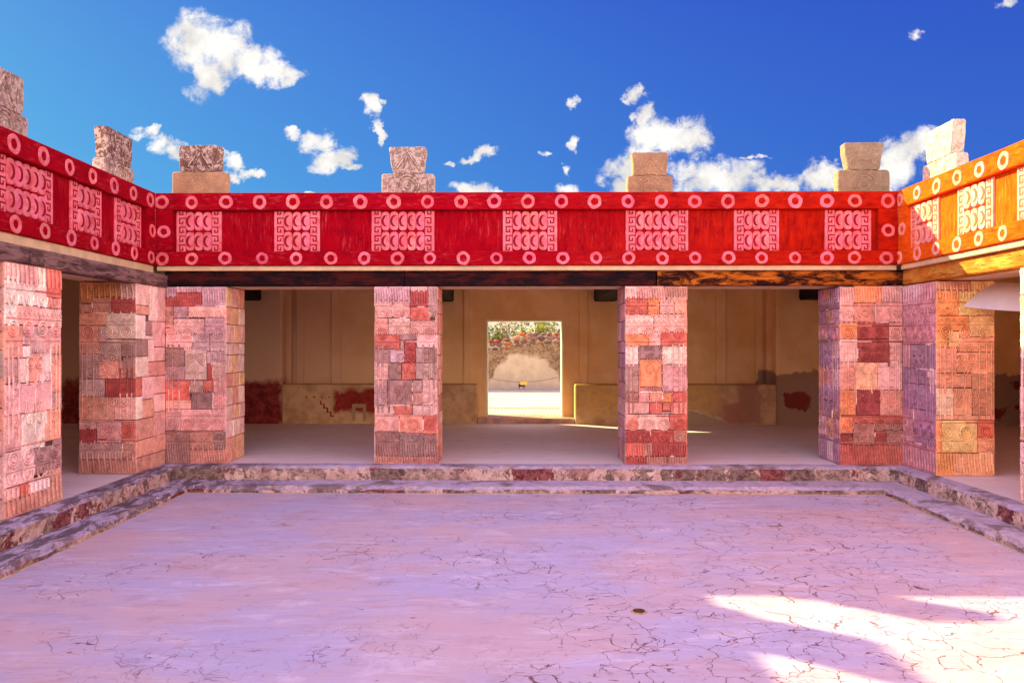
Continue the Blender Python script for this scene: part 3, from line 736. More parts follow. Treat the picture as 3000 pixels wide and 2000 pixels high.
# ------------------------------------------------------------------ friezes
ZB0, ZB1, ZP1, ZTOP = 2.775, 2.97, 3.545, 3.785
PRO = .10                                  # frieze stands proud of the pillars
def ring(Fc, u, z, ro, parent, mat, chan=None):
    mb = MB(); q = random.uniform(.82, 1.12); c = (q, q*random.uniform(.8, 1.1), q*random.uniform(.8, 1.1))
    ri = ro*random.uniform(.46, .54); K = 26; ph = random.uniform(0, 6)
    wob = lambda a, s: 1 + .035*math.sin(a*2+ph+s) + .025*math.sin(a*5+ph*2+s)
    vs = []
    for k in range(K):
        a = k*2*math.pi/K; ca, sa = math.cos(a), math.sin(a)
        for rr, n, s in ((ro, -.002, 0), (ro*.95, .007, 0), (ri*1.06, .007, 1), (ri, -.002, 1)):
            vs.append(Fc.p(u+ca*rr*wob(a, s), z+sa*rr*wob(a, s), n))
    fs = []
    for k in range(K):
        l = (k+1) % K
        for j in range(3): fs.append((k*4+j, l*4+j, l*4+j+1, k*4+j+1))
    mb.mesh(vs, fs, c)
    return mb.build('ring', mat, parent)
def glyph(Fc, u0, u1, n, mirror, parent, mat, chan, sc=0):
    """pink stucco relief: fret strips either side of two rows of ovals with crescents"""
    z0, z1 = ZB1+.006, ZP1-.006
    w = u1-u0; ow = (w-.27)/n
    r = MB(); d = MB()
    q0 = random.uniform(.9, 1.08)
    NB = -PD                                # panel plane, below the bands
    for side in (0, 1):
        X = (lambda q: u0+q) if side == 0 else (lambda q: u1-q)
        a, b = sorted((X(0), X(.034))); fslab(r, Fc, a, b, z0, z1, NB+.022, .03, (q0, q0, q0), .004, .001)
        a, b = sorted((X(.034), X(.132))); fslab(r, Fc, a, b, z0, z1, NB+.020, .03, (q0*.98, q0*.95, q0*.96), .003)
        ch = .1245
        z = z0+.012; i = 0
        def rect(ua, ub, za, zb, e):
            ua, ub = sorted((X(ua), X(ub)))
            zb = min(zb, z1-.002)
            if zb-za > .006: fslab(d, Fc, ua, ub, za, zb, NB+.0225+e, .004, (1, 1, 1), .001)
        while z < z1-.02:
            rect(.040, .056, z, z+.088, 0)                      # upright by the border
            rect(.0565, .100, z, z+.016, .0003)                 # foot
            rect(.084, .100, z+.0165, z+.045, .0006)            # hook
            rect(.0565, .132, z+.072, z+.088, .0003)            # arm to the edge
            z += ch; i += 1
    rh = (z1-z0)/2
    for rr in range(2):
        zc = z0+rh*(rr+.5)
        for k in range(n):
            uc = u0+.135+ow*(k+.5); hw = ow*.485; hh = rh*.47
            pts = []
            for t in range(28):
                a = t*2*math.pi/28; ca, sa = math.cos(a), math.sin(a)
                px_ = hw*math.copysign(abs(ca)**.75, ca); pz = sa*hw*1.05+math.copysign(hh-hw*1.05, sa)*(1 if abs(sa) > .01 else 0)
                pts.append((uc+px_, zc+pz))
            c = random.uniform(.88, 1.12); col = (c, c*random.uniform(.85, 1.1), c*random.uniform(.88, 1.1))
            vs = [Fc.p(p[0], p[1], NB-.003) for p in pts]+[Fc.p(p[0], p[1], NB+.022) for p in pts]+[Fc.p(uc+(p[0]-uc)*.93, zc+(p[1]-zc)*.965, NB+.030) for p in pts]
            K = 28; fs = [tuple(range(2*K, 3*K))]
            for j in range(K):
                l = (j+1) % K; fs += [(j, l, K+l, K+j), (K+j, K+l, 2*K+l, 2*K+j)]
            r.mesh(vs, fs, col)
            s = -1 if mirror else 1
            vs = []; M = 14
            for j in range(M+1):
                a = R(62+(298-62)*j/M)
                o_ = (uc+s*(-.002+math.cos(a)*hw*.90), zc+math.sin(a)*hh*.60)
                t = j/M; th = math.sin(math.pi*t)**.6
                ii = (uc+s*(hw*.52+math.cos(a)*hw*.92), zc+math.sin(a)*hh*.46)
                ii = (o_[0]+(ii[0]-o_[0])*max(th, .12), o_[1]+(ii[1]-o_[1])*max(th, .12))
                vs += [Fc.p(*o_, NB+.0325), Fc.p(*ii, NB+.0322)]
            d.mesh(vs, [(2*j, 2*j+1, 2*j+3, 2*j+2) for j in range(M)])
    g = r.build('glyph_panel', mat, parent)
    d.build('groove', chan, g)
PD = .085                                  # recess of the middle panel
def frieze(lab, Fc, length, panels, ups, lows, side, pink, chan, mirror, ends=(.26, .26), roof=None, loc=None, cols=((), ())):
    """Fc origin at z=0 on the outer face of the bands"""
    r = empty('painted_frieze', loc, lab, 'frieze', 'red painted friezes round the courtyard')
    mp, mbd = M_RED[side]
    def slab(nm, u0, u1, z0, z1, n, t, mat):
        mb = MB(); k = max(1, int((u1-u0)/.25)); 
        P = []
        for i in range(k+1):
            u = u0+(u1-u0)*i/k
            j1 = mnoise.noise(Vector((u*2.3+Fc.O.x, z1*3, 1)))*.006; j0 = mnoise.noise(Vector((u*2.1+Fc.O.y, z0*3, 5)))*.006
            P += [Fc.p(u, z0, n-t), Fc.p(u, z0, n-.008), Fc.p(u, z0+.010+j0, n), Fc.p(u, z1-.010+j1, n), Fc.p(u, z1+j1*.6, n-.008), Fc.p(u, z1, n-t)]
        fs = []
        for i in range(k):
            for j in range(6): fs.append((i*6+j, (i+1)*6+j, (i+1)*6+(j+1) % 6, i*6+(j+1) % 6))
        fs += [tuple(range(6)), tuple(k*6+j for j in range(6))]
        mb.mesh(P, fs); return mb.build(nm, mat, r)
    slab('upper_band', 0, length, ZP1, ZTOP, 0, .35, mbd)
    slab('lower_band', 0, length, ZB0, ZB1, 0, .35, mbd)
    slab('end_post', 0, ends[0], ZB1+.0005, ZP1-.0005, -.002, .33, mbd)
    slab('end_post', length-ends[1], length, ZB1+.0005, ZP1-.0005, -.002, .33, mbd)
    slab('recessed_panel', ends[0]+.001, length-ends[1]-.001, ZB1-.02, ZP1+.02, -PD, .2, mp)
    zu, zl, zm = 3.652, 2.870, 3.245
    for u in ups: ring(Fc, u, zu+random.uniform(-.006, .006), .096*random.uniform(.93, 1.07), r, pink)
    for u in lows: ring(Fc, u, zl+random.uniform(-.006, .006), .090*random.uniform(.93, 1.07), r, pink)
    for u in cols[0]: ring(Fc, u, zm, .09, r, pink)
    for (u0, u1, n) in panels: glyph(Fc, u0, u1, n, mirror, r, pink, chan)
    slab('plaster_ledge', 0, length, 2.65 if mirror and side == 'side' else 2.705, ZB0-.001, -.030 if side == 'side' else -.045, .5, M_CREAM)
    if roof: roof(r)
    return r
YF = YB-PRO
FXL, FXR = -4.97, 5.31
LX = lambda p, y=YF: (p-1500)/F*y
ups = [473,561,661.6,760,857.6,956,1055.4,1153.4,1252.5,1350.4,1448,1546.4,1645,1742,1840,1937.5,2035.5,2133,2232.6,2330,2423,2505,2602]
lows = [475,561,659,767.6,867,969,1067,1164,1259,1357,1454.5,1551,1649,1746.5,1842,1940.7,2037,2135,2231.7,2330,2423,2503.6,2597.5]
corr = lambda p: LX(p)/(1-KY*LX(p))*1.0
Fb = Face((FXL, YF, 0), (1, 0, 0), (0, -1, 0), FXR-FXL, 4)
def warp_u(p):                              # photo column on the far frieze -> local u
    x = LX(p)
    for _ in range(3): x = LX(p, YF-KY*x*YF)
    return x-FXL
frieze('long crimson frieze over the far colonnade, seven pink relief panels', Fb, FXR-FXL,
       [(warp_u(a), warp_u(b), n) for a, b, n in ((510.5,643,3),(799,933,3),(1086,1271,5),(1473,1633,4),(1835.7,2019.5,5),(2155,2287.5,3),(2423,2559,3))],
       [warp_u(p) for p in ups], [warp_u(p) for p in lows], 'back', M_PINK, M_CHAN, False, (.23, .26), None, (0, YF, 2.7), ((.115, FXR-FXL-.13),))
# left frieze faces +x, u runs with +y
Fl = Face((FXL, YS, 0), (0, 1, 0), (1, 0, 0), YF-YS, 4)
U = lambda y: y-YS
def yl(pxl, X=4.97):                        # depth of a photo column on the left frieze
    y = 8
    for _ in range(8): y = F*X*(1+CX*(y-10.5))/(1500-pxl)/(1+KY*X)
    return y
lu = [yl(p) for p in (40.7,128,204,271.7,334.8,390.8,440.5)]
while lu[0] > 1: lu.insert(0, lu[0]-.47)
ll = [yl(p) for p in (46,132,209.5,276.5,339,393.6,443)]
while ll[0] > 1: ll.insert(0, ll[0]-.47)
lp = [(yl(-14, 5.05), yl(150.7, 5.05), 5), (yl(204, 5.05), yl(294, 5.05), 3), (yl(334.8, 5.05), yl(410, 5.05), 3)]
lp += [(lp[0][0]-1.25-.66*0, lp[0][0]-.55, 3), (lp[0][0]-2.6, lp[0][0]-1.96, 3), (2.2, 3.06, 5)]
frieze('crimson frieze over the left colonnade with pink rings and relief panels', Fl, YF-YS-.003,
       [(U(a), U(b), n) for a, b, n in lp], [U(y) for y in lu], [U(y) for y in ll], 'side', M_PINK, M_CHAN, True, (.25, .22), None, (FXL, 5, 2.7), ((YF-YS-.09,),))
Fr = Face((FXR, YF, 0), (0, -1, 0), (-1, 0, 0), YF-YS, 4)
UR = lambda y: YF-y
def yr(pxr, X=5.31):
    y = 8
    for _ in range(8): y = F*X*(1+CX*(y-10.5))/(pxr-1500)/(1-KY*X)
    return y
ru = [yr(p) for p in (2635.7,2686.8,2744,2804.6,2870,2940)]
while ru[-1] > 1: ru.append(ru[-1]-.45)
rl = [yr(p) for p in (2632.5,2686.8,2742,2803.6,2868,2938)]
while rl[-1] > 1: rl.append(rl[-1]-.45)
rp = [(yr(2752.9, 5.39), yr(2670.7, 5.39), 3), (yr(2913.6, 5.39), yr(2809, 5.39), 3)]
e = yr(2984, 5.39); rp += [(e-.88, e, 5), (e-2.3, e-1.66, 3), (e-3.8, e-3.16, 3)]
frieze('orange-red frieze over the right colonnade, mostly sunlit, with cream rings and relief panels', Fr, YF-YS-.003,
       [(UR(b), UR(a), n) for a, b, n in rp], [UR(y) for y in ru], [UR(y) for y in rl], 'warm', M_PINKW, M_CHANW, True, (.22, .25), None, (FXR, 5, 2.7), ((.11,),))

# ------------------------------------------------------------------ roof, lintels, joists
mb = MB()
zr0, zr1 = 3.10, 3.72
mb.box(-10.4, 10.9, YF+.30, 16.85, zr0, zr1)
mb.box(-10.4, FXL-.30, YS-6.6, YF+.30, zr0, zr1-.001)
mb.box(FXR+.30, 10.9, YS-6.6, YF+.30, zr0, zr1-.001)
tag(mb.build('flat_roof', M_ROOF), 'flat plastered roof over the far and side galleries', 'roof')

def beam(lab, A, B, thick, mat, group='wooden lintel beams over the pillars', z0=2.50, z1=2.704, inw=(0, 1), jit=.010, name='wooden_lintel'):
    A = Vector((*A, 0)); B = Vector((*B, 0)); iw = Vector((*inw, 0)); L = (B-A).length; k = max(2, int(L/.16))
    mb = MB(); P = []
    sd = A.x*1.7+A.y
    for i in range(k+1):
        q = A.lerp(B, i/k)
        f = lambda s, a: mnoise.noise(Vector((i*.16*1.7+sd, s*3.1, 0)))*a
        P += [q+iw*f(1, jit*.6)+Vector((0,0,z0+.014)), q+iw*(.014)+Vector((0,0,z0+f(2, jit*.5))), q+iw*thick+Vector((0,0,z0)), q+iw*thick+Vector((0,0,z1)),
              q+iw*.014+Vector((0,0,z1)), q+iw*f(3, jit)+Vector((0,0,z1-.014)), q+iw*f(4, jit)+Vector((0,0,(z0+z1)/2))]
    n = 7; fs = []
    for i in range(k):
        for j in range(n): fs.append((i*n+j, (i+1)*n+j, (i+1)*n+(j+1) % n, i*n+(j+1) % n))
    fs += [tuple(range(n)), tuple(k*n+j for j in range(n))]
    mb.mesh(P, fs)
    return tag(mb.build(name, mat), lab, 'beam', group)
BY = YB-.006
x1, x2 = px(1184, YB), px(1922, YB)
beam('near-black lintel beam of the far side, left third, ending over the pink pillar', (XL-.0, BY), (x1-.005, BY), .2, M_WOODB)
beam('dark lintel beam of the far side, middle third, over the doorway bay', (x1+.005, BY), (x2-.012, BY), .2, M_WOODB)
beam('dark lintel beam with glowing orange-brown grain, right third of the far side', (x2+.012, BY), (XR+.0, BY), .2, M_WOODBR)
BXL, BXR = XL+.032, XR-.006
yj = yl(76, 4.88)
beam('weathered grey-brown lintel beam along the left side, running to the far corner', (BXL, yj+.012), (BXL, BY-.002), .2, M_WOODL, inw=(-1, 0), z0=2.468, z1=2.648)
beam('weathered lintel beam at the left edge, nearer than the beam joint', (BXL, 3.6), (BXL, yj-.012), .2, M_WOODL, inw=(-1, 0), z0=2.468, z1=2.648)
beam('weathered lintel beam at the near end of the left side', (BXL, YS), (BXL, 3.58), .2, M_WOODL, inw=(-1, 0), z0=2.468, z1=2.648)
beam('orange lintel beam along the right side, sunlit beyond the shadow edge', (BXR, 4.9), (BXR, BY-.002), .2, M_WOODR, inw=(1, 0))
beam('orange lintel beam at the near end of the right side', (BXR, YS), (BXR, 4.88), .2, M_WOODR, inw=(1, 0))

# pale inner lintel behind the wooden one
for lab, bx in (('cream plastered inner lintel behind the far beams', (XL-.7, XR+.7, YB+.20, YB+TH, 2.497, 3.12)), ('cream plastered inner lintel behind the left beams', (XL-.745, XL-.20, YS, YB+.19, 2.4985, 3.12)),
                ('cream plastered inner lintel behind the right beams', (XR+.20, XR+.745, YS, YB+.19, 2.4985, 3.12))):
    mb = MB(); mb.box(*bx, b=.008)
    tag(mb.build('inner_lintel', M_CREAM), lab, 'lintel', 'plastered inner lintels')
# joists
YWALL = 15.8
for i, (c, w) in enumerate(((-5.48, .50), (-1.47, .46), (1.97, .46), (6.15, .50))):
    lab = ['black ceiling joist at the far left bay', 'black ceiling joist meeting the pink pillar', 'black ceiling joist meeting the red pillar', 'black ceiling joist at the far right bay'][i]
    mb = MB(); mb.box(c-w/2, c+w/2, YB+TH+.002, YWALL+.48, 2.60, 3.098, b=.03)
    tag(mb.build('roof_joist', M_WOODD), lab, 'beam', 'ceiling joists of the far gallery')

# ------------------------------------------------------------------ inner rooms of the far gallery
xf0, xf1 = px(832, YWALL), px(2258, YWALL)
YR = 16.3; YO = 16.8
d0, d1 = px(1429, YR), px(1644, YR)
r = empty('gallery_wall', (0, YR, 0), 'ochre plastered rear wall of the far gallery with a doorway to a terrace', 'wall')
mb = MB()
mb.box(-10.3, d0, YR, YO, -.05, 3.2); mb.box(d1, 10.8, YR, YO, -.05, 3.2); mb.box(d0, d1, YR+.001, YO-.001, 2.18, 3.2)
mb.build('wall_face', M_INNER, r)
mb = MB(); mb.box(-10.3, xf0, YWALL, YR-.002, -.05, 3.15, b=.04); mb.build('left_projection', M_INNER, r)
mb = MB(); mb.box(xf1, 10.8, YWALL, YR-.002, -.05, 3.15, b=.04); mb.build('right_projection', M_INNER, r)
for a, b_ in ((877, 899), (979, 1006), (1361, 1385), (1693, 1717), (2083, 2111), (2195, 2214)):
    mb = MB(); x0, x1_ = px(a, YR), px(b_, YR)
    mb.box(x0, x1_, YR-.07, YR-.001, .80, 3.15, b=.012)
    mb.build('pilaster_strip', M_INNER, r)
mb = MB(); mb.box(px(843, YR), px(866, YR), YR-.16, YR-.0015, .80, 3.15, b=.02); mb.build('corner_pilaster', M_INNER, r)
mb = MB(); mb.box(px(2222, YR), px(2248, YR), YR-.16, YR-.0015, .80, 3.15, b=.02); mb.build('corner_pilaster', M_INNER, r)
M_LIME = m_simple('lime_washed_jamb', (.80, .70, .54), .08, 6)
mb = MB()
mb.box(d0-.035, d0+.004, YR-.012, YO+.01, .11, 2.185); mb.box(d1-.004, d1+.035, YR-.012, YO+.01, .11, 2.185); mb.box(d0-.034, d1+.034, YR-.010, YO+.009, 2.176, 2.215)
mb.build('door_frame', M_LIME, r)
mb = MB(); mb.box(px(1401, 15.9), px(1680, 15.9), 15.88, YO-.01, -.04, .11, b=.015)
mb.build('threshold', m_simple('worn_threshold_stone', (.50, .28, .22), .3, 5), r)
bl = MB(); bl.box(xf0+.002, px(1399, YWALL), YWALL, YR-.003, -.04, .83, b=.02)
o = tag(bl.build('plaster_bench', M_BENCH), 'low plaster dado bench left of the doorway with a faded dark red mural', 'bench', 'low plastered benches along the rear wall')
br = MB(); br.box(px(1682, YWALL), xf1-.002, YWALL, YR-.003, -.04, .83, b=.02)
o2 = tag(br.build('plaster_bench', M_BENCH), 'low ochre plaster dado bench right of the doorway with flaking edge and stepped fret mural', 'bench', 'low plastered benches along the rear wall')
# mural frets painted on the benches (thin paint with its own outline)
M_MUR = m_simple('faded_red_mural', (.26, .035, .025), .4, 8)
M_MURP = m_simple('pale_mural', (.48, .29, .18), .25, 8)
M_MURP2 = m_simple('ochre_mural', (.46, .25, .12), .3, 8)
def mural(parent, rects, mat):
    Fm = Face((0, YWALL, 0), (1, 0, 0), (0, -1, 0), 1, 1); mb = MB()
    for i, (a, b_, c, d_) in enumerate(rects): fslab(mb, Fm, a, b_, c, d_, .0012+.0004*(i % 3), .0012, (1, 1, 1), .0003, .003)
    mb.build('mural', mat, parent)
sq = lambda x, z, s: [(x, x+s, z, z+.02), (x, x+.02, z+.022, z+s), (x+.022, x+s, z+s-.02, z+s), (x+s-.02, x+s, z+.045, z+s-.022), (x+.05, x+s-.022, z+.045, z+.063)]
mural(o, [(-4.00+.07*i, -3.965+.07*i, .40-.085*i, .49-.085*i) for i in range(4)]+[(-3.965+.07*i, -3.90+.07*i, .405-.085*i, .43-.085*i) for i in range(4)]+[(-4.3+.16*i, -4.265+.16*i, .545, .58) for i in range(9)], M_MUR)
for z_ in (.62, .45, .28, .11): mural(o2, sq(5.10, z_, .11), M_MURP)
mural(o2, [(5.04, 5.055, .03, .78), (4.82, 5.03, .56, .575), (4.84, 4.98, .30, .315), (4.97, 4.985, .12, .295), (4.88, 4.93, .18, .24)], M_MURP2)
# outer walls of the building
M_OUT = M_INNER
for lab, bx in (('plastered outer wall closing the left gallery', (-10.4, -9.9, YS-6.6, YR-.01, -.05, 3.15)), ('plastered outer wall closing the right gallery', (10.35, 10.85, YS-6.6, YR-.01, -.05, 3.15))):
    mb = MB(); mb.box(*bx); tag(mb.build('gallery_wall', M_OUT), lab, 'wall')

# ------------------------------------------------------------------ merlons
def m_merlon(name, base, patch, amt, thr):
    m, n, b = material(name, .9)
    P = n.pos()
    g = n.noise(P, 14, 7, .72, .8); a = n.noise(P, 4, 5, .6); s = n.noise(P, 45, 5, .7)
    c = n.mix(n.ss(a, .35, .65), tuple(x*.75 for x in base), base)
    c = n.mix(n.m('MULTIPLY', n.ss(g, thr, thr+.05), amt), c, patch)
    c = n.mix(n.m('MULTIPLY', n.ss(s, .60, .70), .45), c, tuple(x*.35 for x in base))
    c = n.mix(1.0, c, n.attr(), 'MULTIPLY')
    n.put(b.inputs['Base Color'], c); n.put(b.inputs['Normal'], n.bump(n.m('ADD', g, s), .9, .02))
    return m
MM = [m_merlon('merlon_stone_tan', (.55, .30, .17), (.70, .52, .42), .5, .60), m_merlon('merlon_stone_flecked', (.24, .12, .095), (.60, .44, .38), .95, .50), m_merlon('merlon_stone_mottled', (.40, .27, .22), (.66, .50, .42), .9, .47),
      m_merlon('merlon_stone_ochre', (.46, .27, .16), (.75, .42, .40), .9, .62), m_merlon('merlon_stone_grey', (.36, .26, .17), (.46, .35, .25), .5, .56), m_merlon('merlon_stone_pale', (.62, .44, .33), (.78, .62, .50), .9, .45)]
def merlon(lab, C, U_, N_, bw, tw0, tw1, zb, zt, mats, th=.17, style=0):
    """C = xy centre of the front face; U_ along, N_ towards the courtyard"""
    r = empty('stone_merlon', (*C, ZTOP-.1), lab, 'roof ornament', 'stepped stone ornaments on the roof edge')
    U3 = Vector((*U_, 0)); N3 = Vector((*N_, 0)); C3 = Vector((*C, 0))
    def prism(pts, name, mat, carv):
        rd = []
        for i, p in enumerate(pts):                       # round every corner a little
            a = pts[i-1]; b_ = pts[(i+1) % len(pts)]
            for q in (a, b_):
                l = math.hypot(q[0]-p[0], q[1]-p[1]); rd.append((p[0]+(q[0]-p[0])/l*.022, p[1]+(q[1]-p[1])/l*.022))
        sub = []
        for i, p in enumerate(rd):
            q = rd[(i+1) % len(rd)]; k = max(1, int(math.hypot(q[0]-p[0], q[1]-p[1])/.06))
            for j in range(k):
                t = j/k; x = p[0]+(q[0]-p[0])*t; z = p[1]+(q[1]-p[1])*t
                sub.append((x+mnoise.noise(Vector((x*9+C[0], z*9, 2)))*.016, z+mnoise.noise(Vector((x*9, z*9+C[1], 7)))*.013))
        K = len(sub); cu = sum(p[0] for p in sub)/K; cz = sum(p[1] for p in sub)/K
        L = lambda p, n: C3+U3*p[0]+N3*n+Vector((0, 0, p[1]))
        sh = lambda p, s: (cu+(p[0]-cu)*s, cz+(p[1]-cz)*s)
        vs = [L(sh(p, .965), 0) for p in sub]+[L(p, -.015) for p in sub]+[L(p, -th+.015) for p in sub]+[L(sh(p, .965), -th) for p in sub]
        fs = [tuple(range(K)), tuple(3*K+i for i in range(K))]
        for b_ in range(3):
            for i in range(K):
                l = (i+1) % K; fs.append((b_*K+i, b_*K+l, (b_+1)*K+l, (b_+1)*K+i))
        mb = MB(); mb.mesh(vs, fs)
        Fm = Face(C3, U3, N3, 1, 1)
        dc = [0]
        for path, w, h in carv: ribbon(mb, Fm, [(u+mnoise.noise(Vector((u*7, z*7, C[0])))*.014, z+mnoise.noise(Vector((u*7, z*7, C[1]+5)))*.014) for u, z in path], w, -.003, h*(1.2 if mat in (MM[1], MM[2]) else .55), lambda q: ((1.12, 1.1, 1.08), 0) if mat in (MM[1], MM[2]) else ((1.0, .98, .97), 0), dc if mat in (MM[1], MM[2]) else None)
        mb.build(name, mat, r)
    z0 = ZTOP-.12
    zc = (z0+zb)/2+.05
    base_c = [(arc(0, zc, .15, 0, 360, 24), .02, .016), (arc(0, zc, .105, 0, 360, 20), .015, .012), (arc(0, zc, .028, 0, 360, 10), .03, .016),
              ([(-.27, z0+.12), (-.27, zb-.06), (-.20, zb-.06)], .014, .01), ([(.27, z0+.12), (.27, zb-.06), (.20, zb-.06)], .014, .01), (arc(0, zc-.02, .21, 40, 140, 12), .015, .012)]
    prism([(-bw/2, z0), (bw/2, z0), (bw/2, zb), (-bw/2, zb)], 'base_block', mats[0], base_c)
    h = zt-zb
    top_c = [([(-.17, zb+.06), (-.08, zb+h*.5), (0, zt-.06), (.08, zb+h*.5), (.17, zb+.06)], .03, .016), ([(-.09, zb+.06), (0, zb+h*.6), (.09, zb+.06)], .022, .014), ([(-.24, zt-.07), (-.20, zb+.1)], .018, .01), ([(.24, zt-.07), (.20, zb+.1)], .018, .01)]
    if style == 1: top_c = [([(-.19, zb+.07), (-.09, zt-.07)], .022, .014), ([(-.14, zb+.09), (-.05, zt-.06)], .02, .014), ([(.20, zt-.05), (.19, zt-.14)], .016, .01), (arc(0, zb-.05, .2, 30, 150, 12), .018, .012)]
    prism([(-tw0/2, zb+.0015), (tw0/2, zb+.0015), (tw1/2, zt), (-tw1/2, zt)], 'top_block', mats[1], top_c)
YM = 10.72
mx = lambda p: (p-1176)*1.27551/F*YM
merlon('broad far left corner roof ornament with smooth tan target-circle base and dark flecked top', (-4.49, YM), (1, 0), (0, -1), .785, .57, .60, 4.155, 4.535, (MM[0], MM[1]))
merlon('mottled grey roof ornament flaring at the top, above the pink pillar', (-1.49, YM), (1, 0), (0, -1), .754, .43, .545, 4.12, 4.50, (MM[2], MM[2]))
merlon('brown roof ornament with pink chips, above the red pillar', (1.966, YM), (1, 0), (0, -1), .64, .48, .51, 4.08, 4.41, (MM[3], MM[3]))
merlon('plain grey-brown roof ornament with bright left edge at the far right corner', (4.99, YM), (1, 0), (0, -1), .73, .45, .56, 4.15, 4.54, (MM[4], MM[4]), style=1)
merlon('weathered roof ornament on the left wing near the far corner, seen at an angle', (-5.27, 10.02), (0, 1), (1, 0), .77, .60, .70, 4.10, 4.52, (MM[2], MM[1]))
merlon('roof ornament cut off by the left edge of the picture', (-5.27, 7.68), (0, 1), (1, 0), .78, .60, .66, 4.12, 4.52, (MM[2], MM[2]))
merlon('sunlit pale roof ornament on the right wing, seen at an angle', (5.60, 9.92), (0, -1), (-1, 0), .80, .58, .70, 4.10, 4.53, (MM[5], MM[5]))
merlon('roof ornament further along the right wing, out of the picture', (5.60, 7.5), (0, -1), (-1, 0), .80, .58, .70, 4.10, 4.53, (MM[5], MM[5]))

# ------------------------------------------------------------------ small things in the courtyard
def disc(mb, cx, cy, z, r0, r1, z1, n=28, col=(1,1,1)):
    vs = []; fs = []
    for i in range(n):
        a = i*2*math.pi/n; vs += [(cx+math.cos(a)*r0, cy+math.sin(a)*r0, z), (cx+math.cos(a)*r1, cy+math.sin(a)*r1, z1)]
    for i in range(n):
        l = (i+1) % n; fs.append((2*i, 2*l, 2*l+1, 2*i+1))
    mb.mesh(vs, fs, col)
dy_ = 1.947*F/781.5; dx_ = 377/F*dy_
r = empty('floor_drain', (dx_, dy_, ZF), 'small round brown drain hole in the cement floor', 'drain')
mb = MB(); disc(mb, dx_, dy_, ZF, .062, .052, ZF+.007); disc(mb, dx_, dy_, ZF+.007, .052, .046, ZF+.0068); mb.build('rim', m_simple('worn_drain_rim', (.46, .25, .12), .3, 30), r)
mb = MB(); disc(mb, dx_, dy_, ZF+.0067, .0458, .03, ZF+.0035)
mb.poly([(dx_+math.cos(a*math.pi/12)*.0305, dy_+math.sin(a*math.pi/12)*.0305, ZF+.0034) for a in range(24)]); mb.build('plug', m_simple('dark_drain_plug', (.07, .035, .02), .3, 30), r)

# white cloth strung between the right corner pier and the next pillar
mb = MB(); NU, NV = 26, 12
topL = Vector((XR-.02+.60, ARM_Y-.03, 2.43))
A0 = Vector((5.86, 9.60, 2.20)); 
def cpt(s, t):
    # s along, t from hem (0) up to the folded top (1)
    hem = Vector((5.73+.35*s, 9.58-1.55*s, 2.155-.13*s-.30*s*(1-s)*.35))
    up = Vector((.42*(1-.2*s), .02, .30-.02*s))
    bulge = .05*math.sin(t*math.pi)*math.sin(s*3+.5)
    p = hem+up*t+Vector((-bulge, 0, bulge*.6))
    p.z += .015*math.sin(s*9)*t
    return p
vs = [cpt(i/NU, j/NV) for i in range(NU+1) for j in range(NV+1)]
fs = [(i*(NV+1)+j, (i+1)*(NV+1)+j, (i+1)*(NV+1)+j+1, i*(NV+1)+j+1) for i in range(NU) for j in range(NV)]
vs2 = [v+Vector((.004, .003, .004)) for v in vs]
K = len(vs); fs += [tuple(K+q for q in f[::-1]) for f in fs]
mb.mesh(vs+vs2, fs)
M_CLOTH = m_simple('white_canvas', (.80, .74, .78), .05, 5, .9)
tag(mb.build('cloth_awning', M_CLOTH, smooth=True), 'white cloth slung under the right lintel beside the corner pier', 'cloth')

# ------------------------------------------------------------------ terrace beyond the doorway
def m_terr():
    m, n, b = material('terrace_cement', .8)
    P = n.pos(); g = n.noise(n.v('MULTIPLY', P, (.3, 1, 1)), 2.5, 6, .7)
    n.put(b.inputs['Base Color'], n.mix(n.ss(g, .4, .7), (.66, .55, .42), (.56, .42, .27)))
    return m
mb = MB(); mb.box(-14, 14, 16.79, 25.2, -.1, .10)
tag(mb.build('terrace', m_terr(), wp=False), 'sunlit pale terrace floor beyond the doorway', kind='structure')
mb = MB(); mb.box(-14, 14, 25.2, 26.42, -.1, .13, b=.01)
tag(mb.build('kerb', m_simple('grey_kerb_cement', (.36, .32, .28), .15, 4), wp=False), 'grey kerb at the foot of the rubble wall', 'kerb')
r = empty('floor_grate', (.3, 18.6, .1), 'long slotted drain grate across the terrace', 'drain grate', wp=False)
M_DARK = m_simple('dark_slots', (.05, .03, .02), .3, 10)
mb = MB(); mb.box(-3, 4, 18.46, 18.68, .101, .104); mb.build('channel', m_simple('drain_channel_cement', (.62, .50, .36), .1, 5), r, wp=False)
mb = MB()
for i in range(82): mb.box(-3+i*.085, -3+i*.085+.050, 18.49, 18.65, .1045, .108)
mb.build('slots', M_DARK, r, wp=False)
def m_rub():
    m, n, b = material('stained_plaster_wall', .9)
    P = n.pos(); X = n.xyz(P)
    Pn = n.v('ADD', P, n.v('MULTIPLY', n.v('SUBTRACT', n.noise(P, 2.2, 5, .6, col=True), (.5,.5,.5)), (.5, .5, .7)))
    Xn = n.xyz(Pn)
    g = n.noise(P, 9, 7, .75, .8)
    st = n.mix(n.ss(g, .35, .65), (.11, .06, .03), (.38, .25, .15))
    e = n.m('SUBTRACT', 1.35, n.m('MULTIPLY', n.m('POWER', n.m('ABSOLUTE', n.m('SUBTRACT', Xn[0], .45)), 2.0), .55))
    k = n.ss(n.m('SUBTRACT', Xn[2], e), -.10, .14)
    c = n.mix(k, n.mix(n.ss(n.noise(P, 3, 5, .6), .35, .7), (.48, .37, .25), (.58, .46, .33)), st)
    low = n.ss(Xn[2], .55, .15)
    c = n.mix(n.m('MULTIPLY', low, .6), c, (.40, .30, .26))
    n.put(b.inputs['Base Color'], c); n.put(b.inputs['Normal'], n.bump(g, .5, .03))
    return m
YRW = 26.4
